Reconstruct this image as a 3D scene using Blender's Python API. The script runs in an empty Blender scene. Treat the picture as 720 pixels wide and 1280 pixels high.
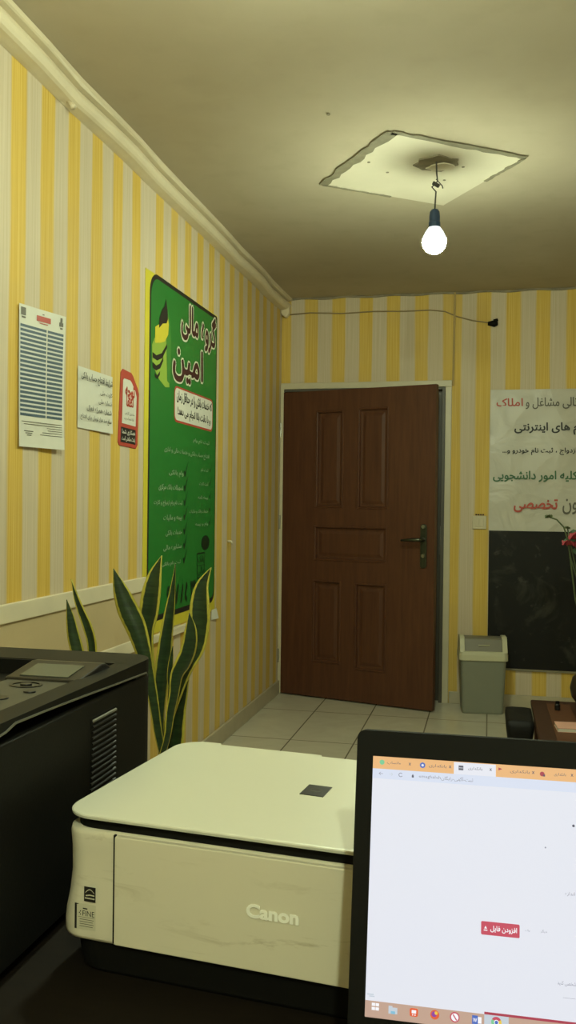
import bpy, bmesh, math, random, unicodedata
from mathutils import Vector, Matrix
random.seed(7)
PI = math.pi
scene = bpy.context.scene
COL = scene.collection

# ------------------------------------------------------------------ camera, world, exposure
cam_data = bpy.data.cameras.new('camera')
cam_data.sensor_fit = 'VERTICAL'
cam_data.sensor_height = 36.0
cam_data.lens = 36.0 * 1120.0 / 1280.0
cam_data.clip_start = 0.02
cam = bpy.data.objects.new('camera', cam_data)
COL.objects.link(cam)
cr, cu, cf = Vector((0.97552423, 0.21956433, 0.01199951)), Vector((-0.01298088, 0.00302743, 0.99991116)), Vector((-0.2195085, 0.97559333, -0.00580347))
M = Matrix((cr, cu, -cf)).transposed().to_4x4()
M.translation = (0, 0, 1.22)
cam.matrix_world = M
scene.camera = cam

world = bpy.data.worlds.new('world')
scene.world = world
world.use_nodes = True
world.node_tree.nodes['Background'].inputs[0].default_value = (0.9, 0.9, 0.7, 1)
world.node_tree.nodes['Background'].inputs[1].default_value = 0.0

scene.view_settings.view_transform = 'Standard'
scene.view_settings.look = 'None'
scene.view_settings.exposure = 0.0
scene.view_settings.gamma = 1.0
scene.view_settings.use_curve_mapping = False
try:
    scene.cycles.use_denoising = True
    scene.cycles.max_bounces = 8
    scene.cycles.diffuse_bounces = 5
except Exception:
    pass

LAMP_TINT = (0.88, 1.0, 0.70)
LAMP_FAR, LAMP_MID, LAMP_ADDED = 620.0, 560.0, 1400.0     # radiance of two hanging bulbs and the one added behind the viewer


# ------------------------------------------------------------------ materials
def s2l(c):
    return tuple((x / 12.92 if x <= 0.04045 else ((x + 0.055) / 1.055) ** 2.4) for x in c)

def hexc(r, g, b):
    return s2l((r / 255, g / 255, b / 255))

class NT:
    def __init__(self, name):
        self.m = bpy.data.materials.new(name)
        self.m.use_nodes = True
        self.t = self.m.node_tree
        self.b = self.t.nodes['Principled BSDF']
    def n(self, typ, **kw):
        nd = self.t.nodes.new(typ)
        for k, v in kw.items():
            setattr(nd, k, v)
        return nd
    def l(self, a, b):
        self.t.links.new(a, b)
    def math(self, op, a, b=None, c=None, clamp=False):
        nd = self.n('ShaderNodeMath', operation=op, use_clamp=clamp)
        for i, v in enumerate((a, b, c)):
            if v is None:
                continue
            if isinstance(v, (int, float)):
                nd.inputs[i].default_value = v
            else:
                self.l(v, nd.inputs[i])
        return nd.outputs[0]
    def mix(self, f, a, b):
        nd = self.n('ShaderNodeMix', data_type='RGBA')
        for sock, v in ((nd.inputs[0], f), (nd.inputs[6], a), (nd.inputs[7], b)):
            if isinstance(v, (int, float)):
                sock.default_value = v
            elif isinstance(v, tuple):
                sock.default_value = (*v[:3], 1)
            else:
                self.l(v, sock)
        return nd.outputs[2]
    def noise(self, scale, detail=3, vec=None, rough=0.5, dist=0.0):
        nd = self.n('ShaderNodeTexNoise')
        nd.inputs['Scale'].default_value = scale
        nd.inputs['Detail'].default_value = detail
        nd.inputs['Roughness'].default_value = rough
        nd.inputs['Distortion'].default_value = dist
        if vec is not None:
            self.l(vec, nd.inputs['Vector'])
        return nd.outputs['Fac']
    def ramp(self, f, lo, hi):
        nd = self.n('ShaderNodeMapRange')
        nd.inputs[1].default_value = lo
        nd.inputs[2].default_value = hi
        self.l(f, nd.inputs[0])
        return nd.outputs[0]
    def coord(self, kind='Object'):
        return self.n('ShaderNodeTexCoord').outputs[kind]
    def mapping(self, vec, scale=(1, 1, 1), loc=(0, 0, 0), rot=(0, 0, 0)):
        nd = self.n('ShaderNodeMapping')
        nd.inputs['Scale'].default_value = scale
        nd.inputs['Location'].default_value = loc
        nd.inputs['Rotation'].default_value = rot
        self.l(vec, nd.inputs[0])
        return nd.outputs[0]
    def bump(self, h, strength=0.2, dist=0.01):
        nd = self.n('ShaderNodeBump')
        nd.inputs['Strength'].default_value = strength
        nd.inputs['Distance'].default_value = dist
        self.l(h, nd.inputs['Height'])
        self.l(nd.outputs[0], self.b.inputs['Normal'])
    def set(self, color=None, rough=None, metal=None, spec=None):
        if color is not None:
            if isinstance(color, tuple):
                self.b.inputs['Base Color'].default_value = (*color[:3], 1)
            else:
                self.l(color, self.b.inputs['Base Color'])
        if rough is not None:
            self.b.inputs['Roughness'].default_value = rough
        if metal is not None:
            self.b.inputs['Metallic'].default_value = metal
        if spec is not None:
            self.b.inputs['Specular IOR Level'].default_value = spec
        return self

def plain(name, color, rough=0.5, metal=0.0, spec=0.5, var=0.12, scale=12.0, bump=0.0, bscale=80.0):
    t = NT(name)
    v = t.coord()
    f = t.noise(scale, 4, v)
    dark = tuple(c * (1 - var) for c in color)
    lite = tuple(min(1, c * (1 + var)) for c in color)
    t.set(t.mix(f, dark, lite), rough, metal, spec)
    if bump:
        t.bump(t.noise(bscale, 3, v), bump, 0.004)
    return t.m

def glow(name, color, strength=1.0):
    t = NT(name)
    t.set((0.02, 0.02, 0.02), 0.4)
    t.b.inputs['Emission Color'].default_value = (*color, 1)
    t.b.inputs['Emission Strength'].default_value = strength
    return t.m

MAT = {}

def wallpaper(name, axis, y0, period, seam, shift, duty=0.52):
    """Cream paper with soft-edged yellow stripes running up the wall, a jump at the paper seam."""
    t = NT(name)
    v = t.coord()
    sep = t.n('ShaderNodeSeparateXYZ')
    t.l(v, sep.inputs[0])
    p = sep.outputs[axis]
    jump = t.math('MULTIPLY', t.math('GREATER_THAN', p, seam), shift)
    wob = t.math('MULTIPLY', t.math('SUBTRACT', t.noise(9.0, 2, t.mapping(v, (1, 1, 0.15))), 0.5), 0.016)
    q = t.math('ADD', t.math('SUBTRACT', t.math('SUBTRACT', p, jump), y0), wob)
    fr = t.math('FRACT', t.math('ADD', t.math('DIVIDE', q, period), 20.0))
    d = t.math('ABSOLUTE', t.math('SUBTRACT', fr, duty / 2 ))
    d2 = t.math('ABSOLUTE', t.math('SUBTRACT', fr, 1 + duty / 2))
    d = t.math('MINIMUM', d, d2)
    fine = t.noise(70.0, 4, t.mapping(v, (1, 1, 0.03)))
    dd = t.math('ADD', d, t.math('MULTIPLY', t.math('SUBTRACT', fine, 0.5), 0.10))
    stripe = t.n('ShaderNodeMapRange', interpolation_type='SMOOTHSTEP')
    stripe.inputs[1].default_value = duty / 2 + 0.025
    stripe.inputs[2].default_value = duty / 2 - 0.055
    t.l(dd, stripe.inputs[0])
    streak = t.noise(160.0, 3, t.mapping(v, (1, 1, 0.012)))
    patch = t.noise(2.2, 4, v)
    yel = t.mix(t.ramp(streak, 0.3, 0.72), (0.66, 0.475, 0.125), (0.55, 0.355, 0.055))
    cre = t.mix(t.ramp(streak, 0.25, 0.75), (0.60, 0.52, 0.40), (0.49, 0.41, 0.28))
    c = t.mix(stripe.outputs[0], cre, yel)
    c = t.mix(t.math('MULTIPLY', t.ramp(patch, 0.5, 0.75), 0.22), c, (0.42, 0.33, 0.20))
    t.set(c, 0.62, spec=0.25)
    t.bump(t.noise(220.0, 3, t.mapping(v, (1, 1, 0.2))), 0.12, 0.002)
    return t.m

MAT['paper_left'] = wallpaper('wallpaper_left', 1, 2.309, 0.1768, 3.36, 0.0707)
MAT['paper_back'] = wallpaper('wallpaper_back', 0, -1.191, 0.178, -0.232, 0.027)
MAT['plain_wall'] = plain('plain_painted_wall', (0.56, 0.47, 0.30), 0.7, var=0.08, scale=3, bump=0.15)
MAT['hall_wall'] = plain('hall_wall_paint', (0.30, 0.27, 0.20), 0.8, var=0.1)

def m_ceiling():
    t = NT('ceiling_paint')
    v = t.coord()
    a = t.noise(1.3, 5, v)
    b = t.noise(7.0, 4, v)
    c = t.mix(t.ramp(a, 0.3, 0.7), (0.41, 0.355, 0.26), (0.49, 0.435, 0.335))
    c = t.mix(t.math('MULTIPLY', t.ramp(b, 0.52, 0.7), 0.25), c, (0.36, 0.31, 0.22))
    t.set(c, 0.85, spec=0.12)
    t.bump(t.noise(14.0, 4, v), 0.10, 0.01)
    return t.m
MAT['ceiling'] = m_ceiling()

def m_floor():
    t = NT('floor_tile')
    v = t.coord()
    br = t.n('ShaderNodeTexBrick')
    br.offset = 0.0
    br.inputs['Scale'].default_value = 1.0
    br.inputs['Mortar Size'].default_value = 0.004
    br.inputs['Mortar Smooth'].default_value = 0.2
    br.inputs['Brick Width'].default_value = 0.335
    br.inputs['Row Height'].default_value = 0.67
    t.l(t.mapping(v, loc=(1.34, 0.11, 0)), br.inputs['Vector'])
    base = t.mix(t.noise(6.0, 6, v, dist=1.2), (0.47, 0.44, 0.35), (0.62, 0.585, 0.48))
    c = t.mix(br.outputs['Fac'], base, (0.17, 0.15, 0.11))
    t.set(c, 0.22, spec=0.5)
    t.bump(br.outputs['Fac'], -0.3, 0.003)
    return t.m
MAT['floor'] = m_floor()

MAT['trim'] = plain('cream_gypsum', (0.64, 0.56, 0.40), 0.5, var=0.12, scale=9, bump=0.3, bscale=30)
MAT['rail'] = plain('cream_painted_rail', (0.66, 0.60, 0.45), 0.5, var=0.08, scale=10)
MAT['dado'] = plain('beige_board', (0.50, 0.40, 0.235), 0.6, var=0.10, scale=6, bump=0.1)
MAT['baseboard'] = plain('stone_baseboard', (0.42, 0.37, 0.26), 0.45, var=0.15, scale=14)
MAT['frame'] = plain('cream_door_frame', (0.52, 0.47, 0.33), 0.45, var=0.1)
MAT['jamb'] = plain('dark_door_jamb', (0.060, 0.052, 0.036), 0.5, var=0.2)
MAT['filler'] = plain('grey_filler', (0.215, 0.195, 0.135), 0.8, var=0.3, scale=30)
MAT['patch'] = plain('patched_plaster', (0.66, 0.61, 0.49), 0.6, var=0.06, scale=9, bump=0.2, bscale=20)
MAT['grime'] = plain('grimy_plaster', (0.24, 0.21, 0.15), 0.8, var=0.5, scale=25)

def m_wood(name, a, b, rough=0.35, sc=(9, 9, 0.6), spec=0.3):
    t = NT(name)
    v = t.coord()
    g = t.noise(5.0, 6, t.mapping(v, sc), 0.6, 0.6)
    f = t.noise(60.0, 3, t.mapping(v, (1, 1, 0.05)))
    c = t.mix(t.ramp(g, 0.3, 0.7), a, b)
    c = t.mix(t.math('MULTIPLY', f, 0.35), c, tuple(x * 0.55 for x in a))
    t.set(c, rough, spec=spec)
    t.bump(f, 0.08, 0.002)
    return t.m
MAT['door'] = m_wood('brown_door_wood', (0.072, 0.026, 0.0135), (0.108, 0.042, 0.020), 0.42)
MAT['table_wood'] = m_wood('dark_table_wood', (0.034, 0.013, 0.007), (0.060, 0.021, 0.010), 0.5)
MAT['strip_wood'] = m_wood('brown_strip_wood', (0.085, 0.032, 0.014), (0.12, 0.045, 0.019), 0.55)
MAT['desk'] = m_wood('dark_desk_wood', (0.006, 0.0042, 0.0026), (0.011, 0.0075, 0.0045), 0.7, (1.2, 9, 9), 0.12)

MAT['steel'] = plain('dull_steel', (0.30, 0.30, 0.25), 0.35, 0.9)
MAT['bronze'] = plain('dark_bronze', (0.06, 0.065, 0.045), 0.35, 0.8)
MAT['black'] = plain('black_plastic', (0.0065, 0.0065, 0.006), 0.55, var=0.1, spec=0.14, bump=0.05, bscale=400)
MAT['cover_black'] = plain('top_cover_plastic', (0.0065, 0.0065, 0.0055), 0.5, var=0.1, spec=0.14)
MAT['black_gloss'] = plain('smooth_black_plastic', (0.007, 0.007, 0.007), 0.34, var=0.1, spec=0.35)
MAT['black_matte'] = plain('matte_black_plastic', (0.004, 0.004, 0.0035), 0.65, var=0.1, spec=0.15)
MAT['grey_panel'] = plain('grey_key_panel', (0.055, 0.055, 0.044), 0.45, var=0.1, spec=0.3)
MAT['lcd'] = plain('grey_display_glass', (0.085, 0.092, 0.07), 0.3, var=0.05, spec=0.3)
MAT['seam'] = plain('bright_seam_edge', (0.14, 0.14, 0.12), 0.3, var=0.1)
MAT['leather'] = plain('black_leather', (0.006, 0.006, 0.006), 0.55, var=0.2, spec=0.2, bump=0.2)

def m_white_plastic(name, base, scuffs):
    t = NT(name)
    v = t.coord()
    a = t.noise(5, 4, v)
    c = t.mix(a, tuple(x * 0.94 for x in base), base)
    if scuffs:
        s = t.noise(9.0, 6, t.mapping(v, (1, 1, 5.0)), 0.65, 1.5)
        zone = t.ramp(t.noise(7.0, 2, v), 0.44, 0.64)
        k = t.math('MULTIPLY', t.ramp(s, 0.55, 0.68), zone)
        c = t.mix(t.math('MULTIPLY', k, 0.55), c, (0.30, 0.25, 0.14))
    t.set(c, 0.36, spec=0.4)
    return t.m
MAT['lid'] = m_white_plastic('white_lid_plastic', (0.57, 0.57, 0.48), False)
MAT['body'] = m_white_plastic('scuffed_white_plastic', (0.62, 0.585, 0.46), True)
MAT['silver'] = plain('silver_letters', (0.88, 0.88, 0.80), 0.35)
MAT['label_paper'] = plain('printed_label', (0.52, 0.50, 0.38), 0.5, var=0.04)

def flat(key, c, rough=0.55, var=0.05):
    MAT[key] = plain(key + '_ink', c, rough, var=var, scale=25)
flat('p_white', (0.62, 0.62, 0.56))
flat('p_grey', (0.56, 0.575, 0.56))
flat('p_green', (0.014, 0.165, 0.024), 0.45)
flat('p_yellow', (0.62, 0.54, 0.045), 0.4)
flat('p_lime', (0.27, 0.42, 0.06), 0.4)
flat('p_black', (0.011, 0.010, 0.009), 0.5)
flat('p_dark_green', (0.004, 0.022, 0.007), 0.4)
flat('p_leaf', (0.045, 0.215, 0.035), 0.4)
flat('p_maroon', (0.050, 0.012, 0.013), 0.5)
flat('p_red', (0.42, 0.055, 0.035), 0.5)
flat('p_blue', (0.050, 0.090, 0.135), 0.5)
flat('p_pale', (0.60, 0.62, 0.48), 0.5)
flat('p_text_grey', (0.10, 0.09, 0.07), 0.5)
flat('p_text_green', (0.03, 0.12, 0.045), 0.5)
flat('p_mint', (0.33, 0.46, 0.30), 0.5)

def m_vinyl():
    t = NT('crumpled_white_vinyl')
    v = t.coord()
    vo = t.n('ShaderNodeTexVoronoi')
    vo.inputs['Scale'].default_value = 4.5
    t.l(v, vo.inputs['Vector'])
    n1 = t.noise(5.0, 3, v, dist=1.0)
    t.set(t.mix(n1, (0.43, 0.41, 0.36), (0.55, 0.53, 0.465)), 0.36, spec=0.4)
    h = t.math('ADD', t.math('MULTIPLY', vo.outputs['Distance'], 0.8), n1)
    t.bump(h, 0.42, 0.028)
    return t.m
MAT['vinyl'] = m_vinyl()

def m_board():
    t = NT('scuffed_black_board')
    v = t.coord()
    n1 = t.noise(3.2, 6, v, 0.6, 1.4)
    n2 = t.noise(14.0, 5, v, 0.6, 0.5)
    c = t.mix(t.math('MULTIPLY', t.ramp(n1, 0.54, 0.70), 0.9), (0.006, 0.006, 0.0055), (0.040, 0.042, 0.032))
    c = t.mix(t.math('MULTIPLY', t.ramp(n2, 0.62, 0.70), 0.6), c, (0.055, 0.055, 0.045))
    t.set(c, 0.5, spec=0.22)
    t.bump(n2, 0.15, 0.006)
    return t.m
MAT['board'] = m_board()

MAT['bin_body'] = plain('grey_green_plastic', (0.185, 0.195, 0.155), 0.45, var=0.05)
MAT['bin_lid'] = plain('cream_plastic', (0.47, 0.46, 0.33), 0.4, var=0.05)
MAT['bin_flap'] = plain('grey_flap_plastic', (0.16, 0.15, 0.115), 0.4, var=0.05)
MAT['switch'] = plain('cream_switch_plastic', (0.55, 0.49, 0.34), 0.35, var=0.05)
MAT['wire'] = plain('old_cable', (0.27, 0.20, 0.10), 0.6)
MAT['duct'] = plain('yellowed_duct', (0.42, 0.31, 0.13), 0.5)
MAT['dark_wire'] = plain('dark_cable', (0.035, 0.033, 0.028), 0.6)
MAT['socket'] = plain('dark_blue_socket', (0.018, 0.045, 0.105), 0.35)
MAT['pot'] = plain('terracotta', (0.28, 0.12, 0.06), 0.8, bump=0.2)
MAT['dark_pot'] = plain('dark_glazed_pot', (0.022, 0.016, 0.012), 0.3)
MAT['soil'] = plain('potting_soil', (0.03, 0.02, 0.012), 0.95, var=0.5, scale=60, bump=0.6)
MAT['stem'] = plain('dry_green_stem', (0.05, 0.07, 0.025), 0.6)
MAT['petal'] = plain('dark_red_petals', (0.25, 0.022, 0.035), 0.55, var=0.25)
MAT['green_leaf'] = plain('small_green_leaf', (0.025, 0.07, 0.025), 0.5)
MAT['pink_paper'] = plain('pinkish_cover', (0.62, 0.34, 0.27), 0.4)

def m_snake():
    t = NT('snake_plant_leaf')
    uv = t.n('ShaderNodeUVMap')
    sep = t.n('ShaderNodeSeparateXYZ')
    t.l(uv.outputs[0], sep.inputs[0])
    u = sep.outputs[0]
    v = t.coord()
    e = t.math('ABSOLUTE', t.math('SUBTRACT', u, 0.5))
    e = t.math('ADD', e, t.math('MULTIPLY', t.math('SUBTRACT', t.noise(45, 2, v), 0.5), 0.10))
    edge = t.ramp(e, 0.365, 0.405)
    bands = t.noise(7.0, 3, t.mapping(v, (2, 2, 14)), 0.5, 0.6)
    g = t.mix(t.ramp(bands, 0.42, 0.62), (0.011, 0.028, 0.010), (0.022, 0.046, 0.015))
    y = t.mix(t.noise(30, 2, v), (0.50, 0.44, 0.06), (0.36, 0.33, 0.05))
    t.set(t.mix(edge, g, y), 0.38, spec=0.4)
    return t.m
MAT['snake'] = m_snake()

for k, c, s in (('bulb_far', LAMP_TINT, LAMP_FAR), ('bulb_mid', LAMP_TINT, LAMP_MID), ('bulb_added', LAMP_TINT, LAMP_ADDED)):
    MAT[k] = glow(k + '_glass', c, s)

MAT['bulb_neck'] = glow('bulb_neck_added_glow', (0.9, 1.0, 0.95), 1.3)  # the collar is no light source; faint glow added so it looks bright

def m_screen():
    t = NT('lit_page')
    v = t.coord()
    n = t.noise(4.0, 2, v)
    t.set((0.02, 0.02, 0.02), 0.4)
    t.l(t.mix(n, hexc(222, 227, 240), hexc(230, 231, 238)), t.b.inputs['Emission Color'])
    t.b.inputs['Emission Strength'].default_value = 1.0
    return t.m
MAT['screen'] = m_screen()
for k, c in {'s_tab': hexc(232, 180, 124), 's_bar': hexc(214, 222, 240), 's_active': hexc(228, 230, 240), 's_task': hexc(192, 160, 142),
             's_task_dark': hexc(150, 118, 106), 's_red': hexc(196, 72, 96), 's_text': hexc(140, 142, 158), 's_dark': hexc(84, 86, 104),
             's_green': hexc(120, 200, 150), 's_blue': hexc(70, 105, 190), 's_orange': hexc(226, 92, 52), 's_purple': hexc(140, 60, 160),
             's_white': hexc(246, 246, 250), 's_pale': hexc(196, 206, 216), 's_cyan': hexc(130, 190, 215), 's_redline': hexc(170, 55, 80), 's_yellow': hexc(235, 200, 70)}.items():
    MAT[k] = glow(k + '_pixels', c, 1.0)


# ------------------------------------------------------------------ mesh helpers
def obj(name, bm, mat, parent=None, loc=None, rotz=0.0, smooth=False, bevel=0.0, seg=2, solid=0.0, sub=0):
    me = bpy.data.meshes.new(name)
    bmesh.ops.recalc_face_normals(bm, faces=bm.faces[:])
    bm.to_mesh(me)
    bm.free()
    mats = mat if isinstance(mat, (list, tuple)) else [mat]
    for m in mats:
        me.materials.append(MAT[m])
    if smooth:
        for p in me.polygons:
            p.use_smooth = True
    o = bpy.data.objects.new(name, me)
    COL.objects.link(o)
    if parent is not None:
        o.parent = parent
    if loc is not None:
        o.location = loc
    o.rotation_euler[2] = rotz
    if solid:
        md = o.modifiers.new('solid', 'SOLIDIFY')
        md.thickness = abs(solid)
        md.offset = 0
    if sub:
        md = o.modifiers.new('sub', 'SUBSURF')
        md.levels = md.render_levels = sub
    if bevel:
        md = o.modifiers.new('bevel', 'BEVEL')
        md.width = bevel
        md.segments = seg
        md.limit_method = 'ANGLE'
        md.angle_limit = math.radians(40)
    return o

def thing(name, label, cat, loc=(0, 0, 0), rotz=0.0, group=None):
    o = bpy.data.objects.new(name, None)
    o.empty_display_size = 0.05
    COL.objects.link(o)
    o.location = loc
    o.rotation_euler[2] = rotz
    return tag(o, label, cat, group)

def tag(o, label, cat, group=None):
    o['label'] = label
    o['category'] = cat
    if group:
        o['group'] = group
    return o

def struct(o, label, cat):
    tag(o, label, cat)
    o['kind'] = 'structure'
    return o

def box(bm, x0, x1, y0, y1, z0, z1, mi=0):
    vs = [bm.verts.new(p) for p in ((x0, y0, z0), (x1, y0, z0), (x1, y1, z0), (x0, y1, z0), (x0, y0, z1), (x1, y0, z1), (x1, y1, z1), (x0, y1, z1))]
    for f in ((0, 3, 2, 1), (4, 5, 6, 7), (0, 1, 5, 4), (1, 2, 6, 5), (2, 3, 7, 6), (3, 0, 4, 7)):
        fc = bm.faces.new([vs[i] for i in f])
        fc.material_index = mi

def bx(*a):
    bm = bmesh.new()
    box(bm, *a)
    return bm

def prism(bm, pts, lo, hi, plane='XY', mi=0):
    """Extrude a 2D outline: XY along z, XZ along y, YZ along x."""
    def P(a, b, h):
        return {'XY': (a, b, h), 'XZ': (a, h, b), 'YZ': (h, a, b)}[plane]
    a = [bm.verts.new(P(p[0], p[1], lo)) for p in pts]
    b = [bm.verts.new(P(p[0], p[1], hi)) for p in pts]
    n = len(pts)
    fs = [bm.faces.new(a[::-1]), bm.faces.new(b)]
    for i in range(n):
        fs.append(bm.faces.new((a[i], a[(i + 1) % n], b[(i + 1) % n], b[i])))
    for f in fs:
        f.material_index = mi

def loft(bm, rings, cap=True, mi=0):
    """rings: list of equally long point loops."""
    vr = [[bm.verts.new(p) for p in r] for r in rings]
    n = len(vr[0])
    for a, b in zip(vr, vr[1:]):
        for i in range(n):
            f = bm.faces.new((a[i], a[(i + 1) % n], b[(i + 1) % n], b[i]))
            f.material_index = mi
    if cap:
        bm.faces.new(vr[0][::-1]).material_index = mi
        bm.faces.new(vr[-1]).material_index = mi

def lathe(bm, prof, cx=0, cy=0, n=24, mi=0, cap=True):
    loft(bm, [[(cx + r * math.cos(2 * PI * i / n), cy + r * math.sin(2 * PI * i / n), z) for i in range(n)] for r, z in prof], cap, mi)

def tube(bm, pts, r, n=8, mi=0):
    pts = [Vector(p) for p in pts]
    rings = []
    prev = None
    for i, p in enumerate(pts):
        d = (pts[min(i + 1, len(pts) - 1)] - pts[max(i - 1, 0)]).normalized()
        ref = prev if prev is not None else (Vector((0, 0, 1)) if abs(d.z) < 0.9 else Vector((1, 0, 0)))
        a = (ref - d * ref.dot(d)).normalized()
        b = d.cross(a)
        prev = a
        rr = r[i] if isinstance(r, (list, tuple)) else r
        rings.append([tuple(p + (a * math.cos(2 * PI * k / n) + b * math.sin(2 * PI * k / n)) * rr) for k in range(n)])
    loft(bm, rings, True, mi)

def rrect(x0, x1, y0, y1, r, seg=6):
    rs = r if isinstance(r, (list, tuple)) else (r,) * 4       # corners: (x0,y0), (x1,y0), (x1,y1), (x0,y1)
    out = []
    for (cx, cy, a0), rr in zip(((x0, y0, 180), (x1, y0, 270), (x1, y1, 0), (x0, y1, 90)), rs):
        sx = 1 if cx == x0 else -1
        sy = 1 if cy == y0 else -1
        for k in range(seg + 1):
            a = math.radians(a0 + 90 * k / seg)
            out.append((cx + sx * rr + rr * math.cos(a), cy + sy * rr + rr * math.sin(a)))
    return out

# ------------------------------------------------------------------ Persian lettering
FORMS = {}
for _c in range(0xFB50, 0xFEFD):
    _d = unicodedata.decomposition(chr(_c)).split()
    if len(_d) == 2 and _d[0] in ('<isolated>', '<initial>', '<medial>', '<final>'):
        FORMS.setdefault((chr(int(_d[1], 16)), _d[0][1:-1]), chr(_c))
NOFWD = set('\u0627\u0622\u0623\u062f\u0630\u0631\u0632\u0698\u0648\u0621')

def shape(text):
    out = []
    chars = list(text)
    isl = lambda c: (c, 'isolated') in FORMS
    for i, c in enumerate(chars):
        if not isl(c):
            out.append(c)
            continue
        pj = i > 0 and isl(chars[i - 1]) and chars[i - 1] not in NOFWD and c != '\u0621'
        nj = i + 1 < len(chars) and isl(chars[i + 1]) and c not in NOFWD and chars[i + 1] != '\u0621'
        k = 'medial' if pj and nj else 'final' if pj else 'initial' if nj else 'isolated'
        out.append(FORMS.get((c, k), FORMS[(c, 'isolated')]))
    # digits keep their own order inside the reversed line
    rev, run = [], []
    for ch in out[::-1]:
        if ch.isdigit():
            run.insert(0, ch)
        else:
            rev += run
            run = []
            rev.append(ch)
    return ''.join(rev + run)

_tc = {}
def text_geo(s, bold, res):
    key = (s, bold, res)
    if key not in _tc:
        cu_ = bpy.data.curves.new('t', 'FONT')
        cu_.body = s
        cu_.resolution_u = res
        cu_.offset = bold
        to = bpy.data.objects.new('t', cu_)
        COL.objects.link(to)
        dg = bpy.context.evaluated_depsgraph_get()
        dg.update()
        ev = to.evaluated_get(dg)
        me = ev.to_mesh()
        vs = [(v.co.x, v.co.y) for v in me.vertices]
        fs = [tuple(p.vertices) for p in me.polygons]
        ev.to_mesh_clear()
        bpy.data.objects.remove(to)
        bpy.data.curves.remove(cu_)
        xs = [v[0] for v in vs]
        ys = [v[1] for v in vs]
        a, b, c, d = min(xs), max(xs), min(ys), max(ys)
        _tc[key] = ([((x - a) / (b - a), (y - c) / (d - c)) for x, y in vs], fs)
    return _tc[key]

def put_text(bm, text, u0, u1, v0, v1, off, bold=0.0, res=2, mi=0, skew=0.0, latin=False, mirror=None):
    """Lettering fitted to a box in the plane of a wall sheet (local x, z; off along -y)."""
    vs, fs = text_geo(text if latin else shape(text), 0.0 if not latin else bold, res)
    shifts = [(0.0, 0.0)]
    if bold and not latin:                       # heavier strokes: the same outline set again all round
        rad = bold * (v1 - v0)
        n = 8 if bold > 0.03 else 4
        shifts += [(rad * math.cos(2 * PI * k / n + 0.4), rad * math.sin(2 * PI * k / n + 0.4)) for k in range(n)]
    for q, (sx, sz) in enumerate(shifts):
        bv = [bm.verts.new((u0 + (u1 - u0) * x + sx, -off - q * 0.00001, v0 + (v1 - v0) * y + sz + skew * x)) for x, y in vs]
        for f in fs:
            try:
                fc = bm.faces.new([bv[i] for i in f])
                fc.material_index = mi
            except ValueError:
                pass

def poly(bm, pts, off, mi=0):
    """Flat printed patch on a wall sheet, local x, z."""
    fc = bm.faces.new([bm.verts.new((x, -off, z)) for x, z in pts])
    fc.material_index = mi

def rect(bm, u0, u1, v0, v1, off, mi=0):
    poly(bm, ((u0, v0), (u1, v0), (u1, v1), (u0, v1)), off, mi)

def sheet(bm, u0, u1, v0, v1, t=0.0012, curl=None, nu=10, nv=14, mi=0):
    """A sheet of paper lying on its wall, lifted by curl(u, v) in 0..1."""
    g = []
    for j in range(nv + 1):
        row = []
        for i in range(nu + 1):
            a, b = i / nu, j / nv
            h = t + (curl(a, b) if curl else 0)
            row.append(bm.verts.new((u0 + (u1 - u0) * a, -h, v0 + (v1 - v0) * b)))
        g.append(row)
    for j in range(nv):
        for i in range(nu):
            f = bm.faces.new((g[j][i], g[j][i + 1], g[j + 1][i + 1], g[j + 1][i]))
            f.material_index = mi


# ------------------------------------------------------------------ the room
LX, BY, CZ, RX, FY = -1.34, 5.712, 2.578, 2.45, -2.3
T = 0.12
o = obj('floor', bx(LX - T, RX + T, FY - T, 7.6, -0.1, 0), 'floor')
struct(o, 'beige marbled tile floor with dark joints', 'floor')
o = obj('ceiling', bx(LX - T, RX + T, FY - T, BY + T, CZ, CZ + 0.1), 'ceiling')
struct(o, 'dingy beige painted ceiling with a plaster patch', 'ceiling')
ceil = o
struct(obj('wall_left', bx(LX - T, LX, FY, BY, 0, CZ), 'paper_left'), 'left wall in yellow and cream striped wallpaper', 'wall')
bm = bmesh.new()
DX0, DX1, DZ = -1.325, -0.285, 1.985
box(bm, LX - T, DX0, BY, BY + T, 0, CZ)
box(bm, DX0, DX1, BY, BY + T, DZ, CZ)
box(bm, DX1, RX + T, BY, BY + T, 0, CZ)
struct(obj('wall_back', bm, 'paper_back'), 'far wall in yellow and cream striped wallpaper around the door', 'wall')
struct(obj('wall_right', bx(RX, RX + T, FY, BY, 0, CZ), 'plain_wall'), 'plain cream right wall out of the picture', 'wall')
struct(obj('wall_front', bx(LX - T, RX + T, FY - T, FY, 0, CZ), 'plain_wall'), 'plain cream wall behind the viewer', 'wall')
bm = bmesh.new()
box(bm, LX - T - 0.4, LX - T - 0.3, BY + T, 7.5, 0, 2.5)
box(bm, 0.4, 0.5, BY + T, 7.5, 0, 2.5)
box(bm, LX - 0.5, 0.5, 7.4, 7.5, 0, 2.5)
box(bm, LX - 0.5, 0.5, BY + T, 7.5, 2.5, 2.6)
struct(obj('wall_hall', bm, 'hall_wall'), 'dim hall walls glimpsed through the door gap', 'wall')

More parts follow.
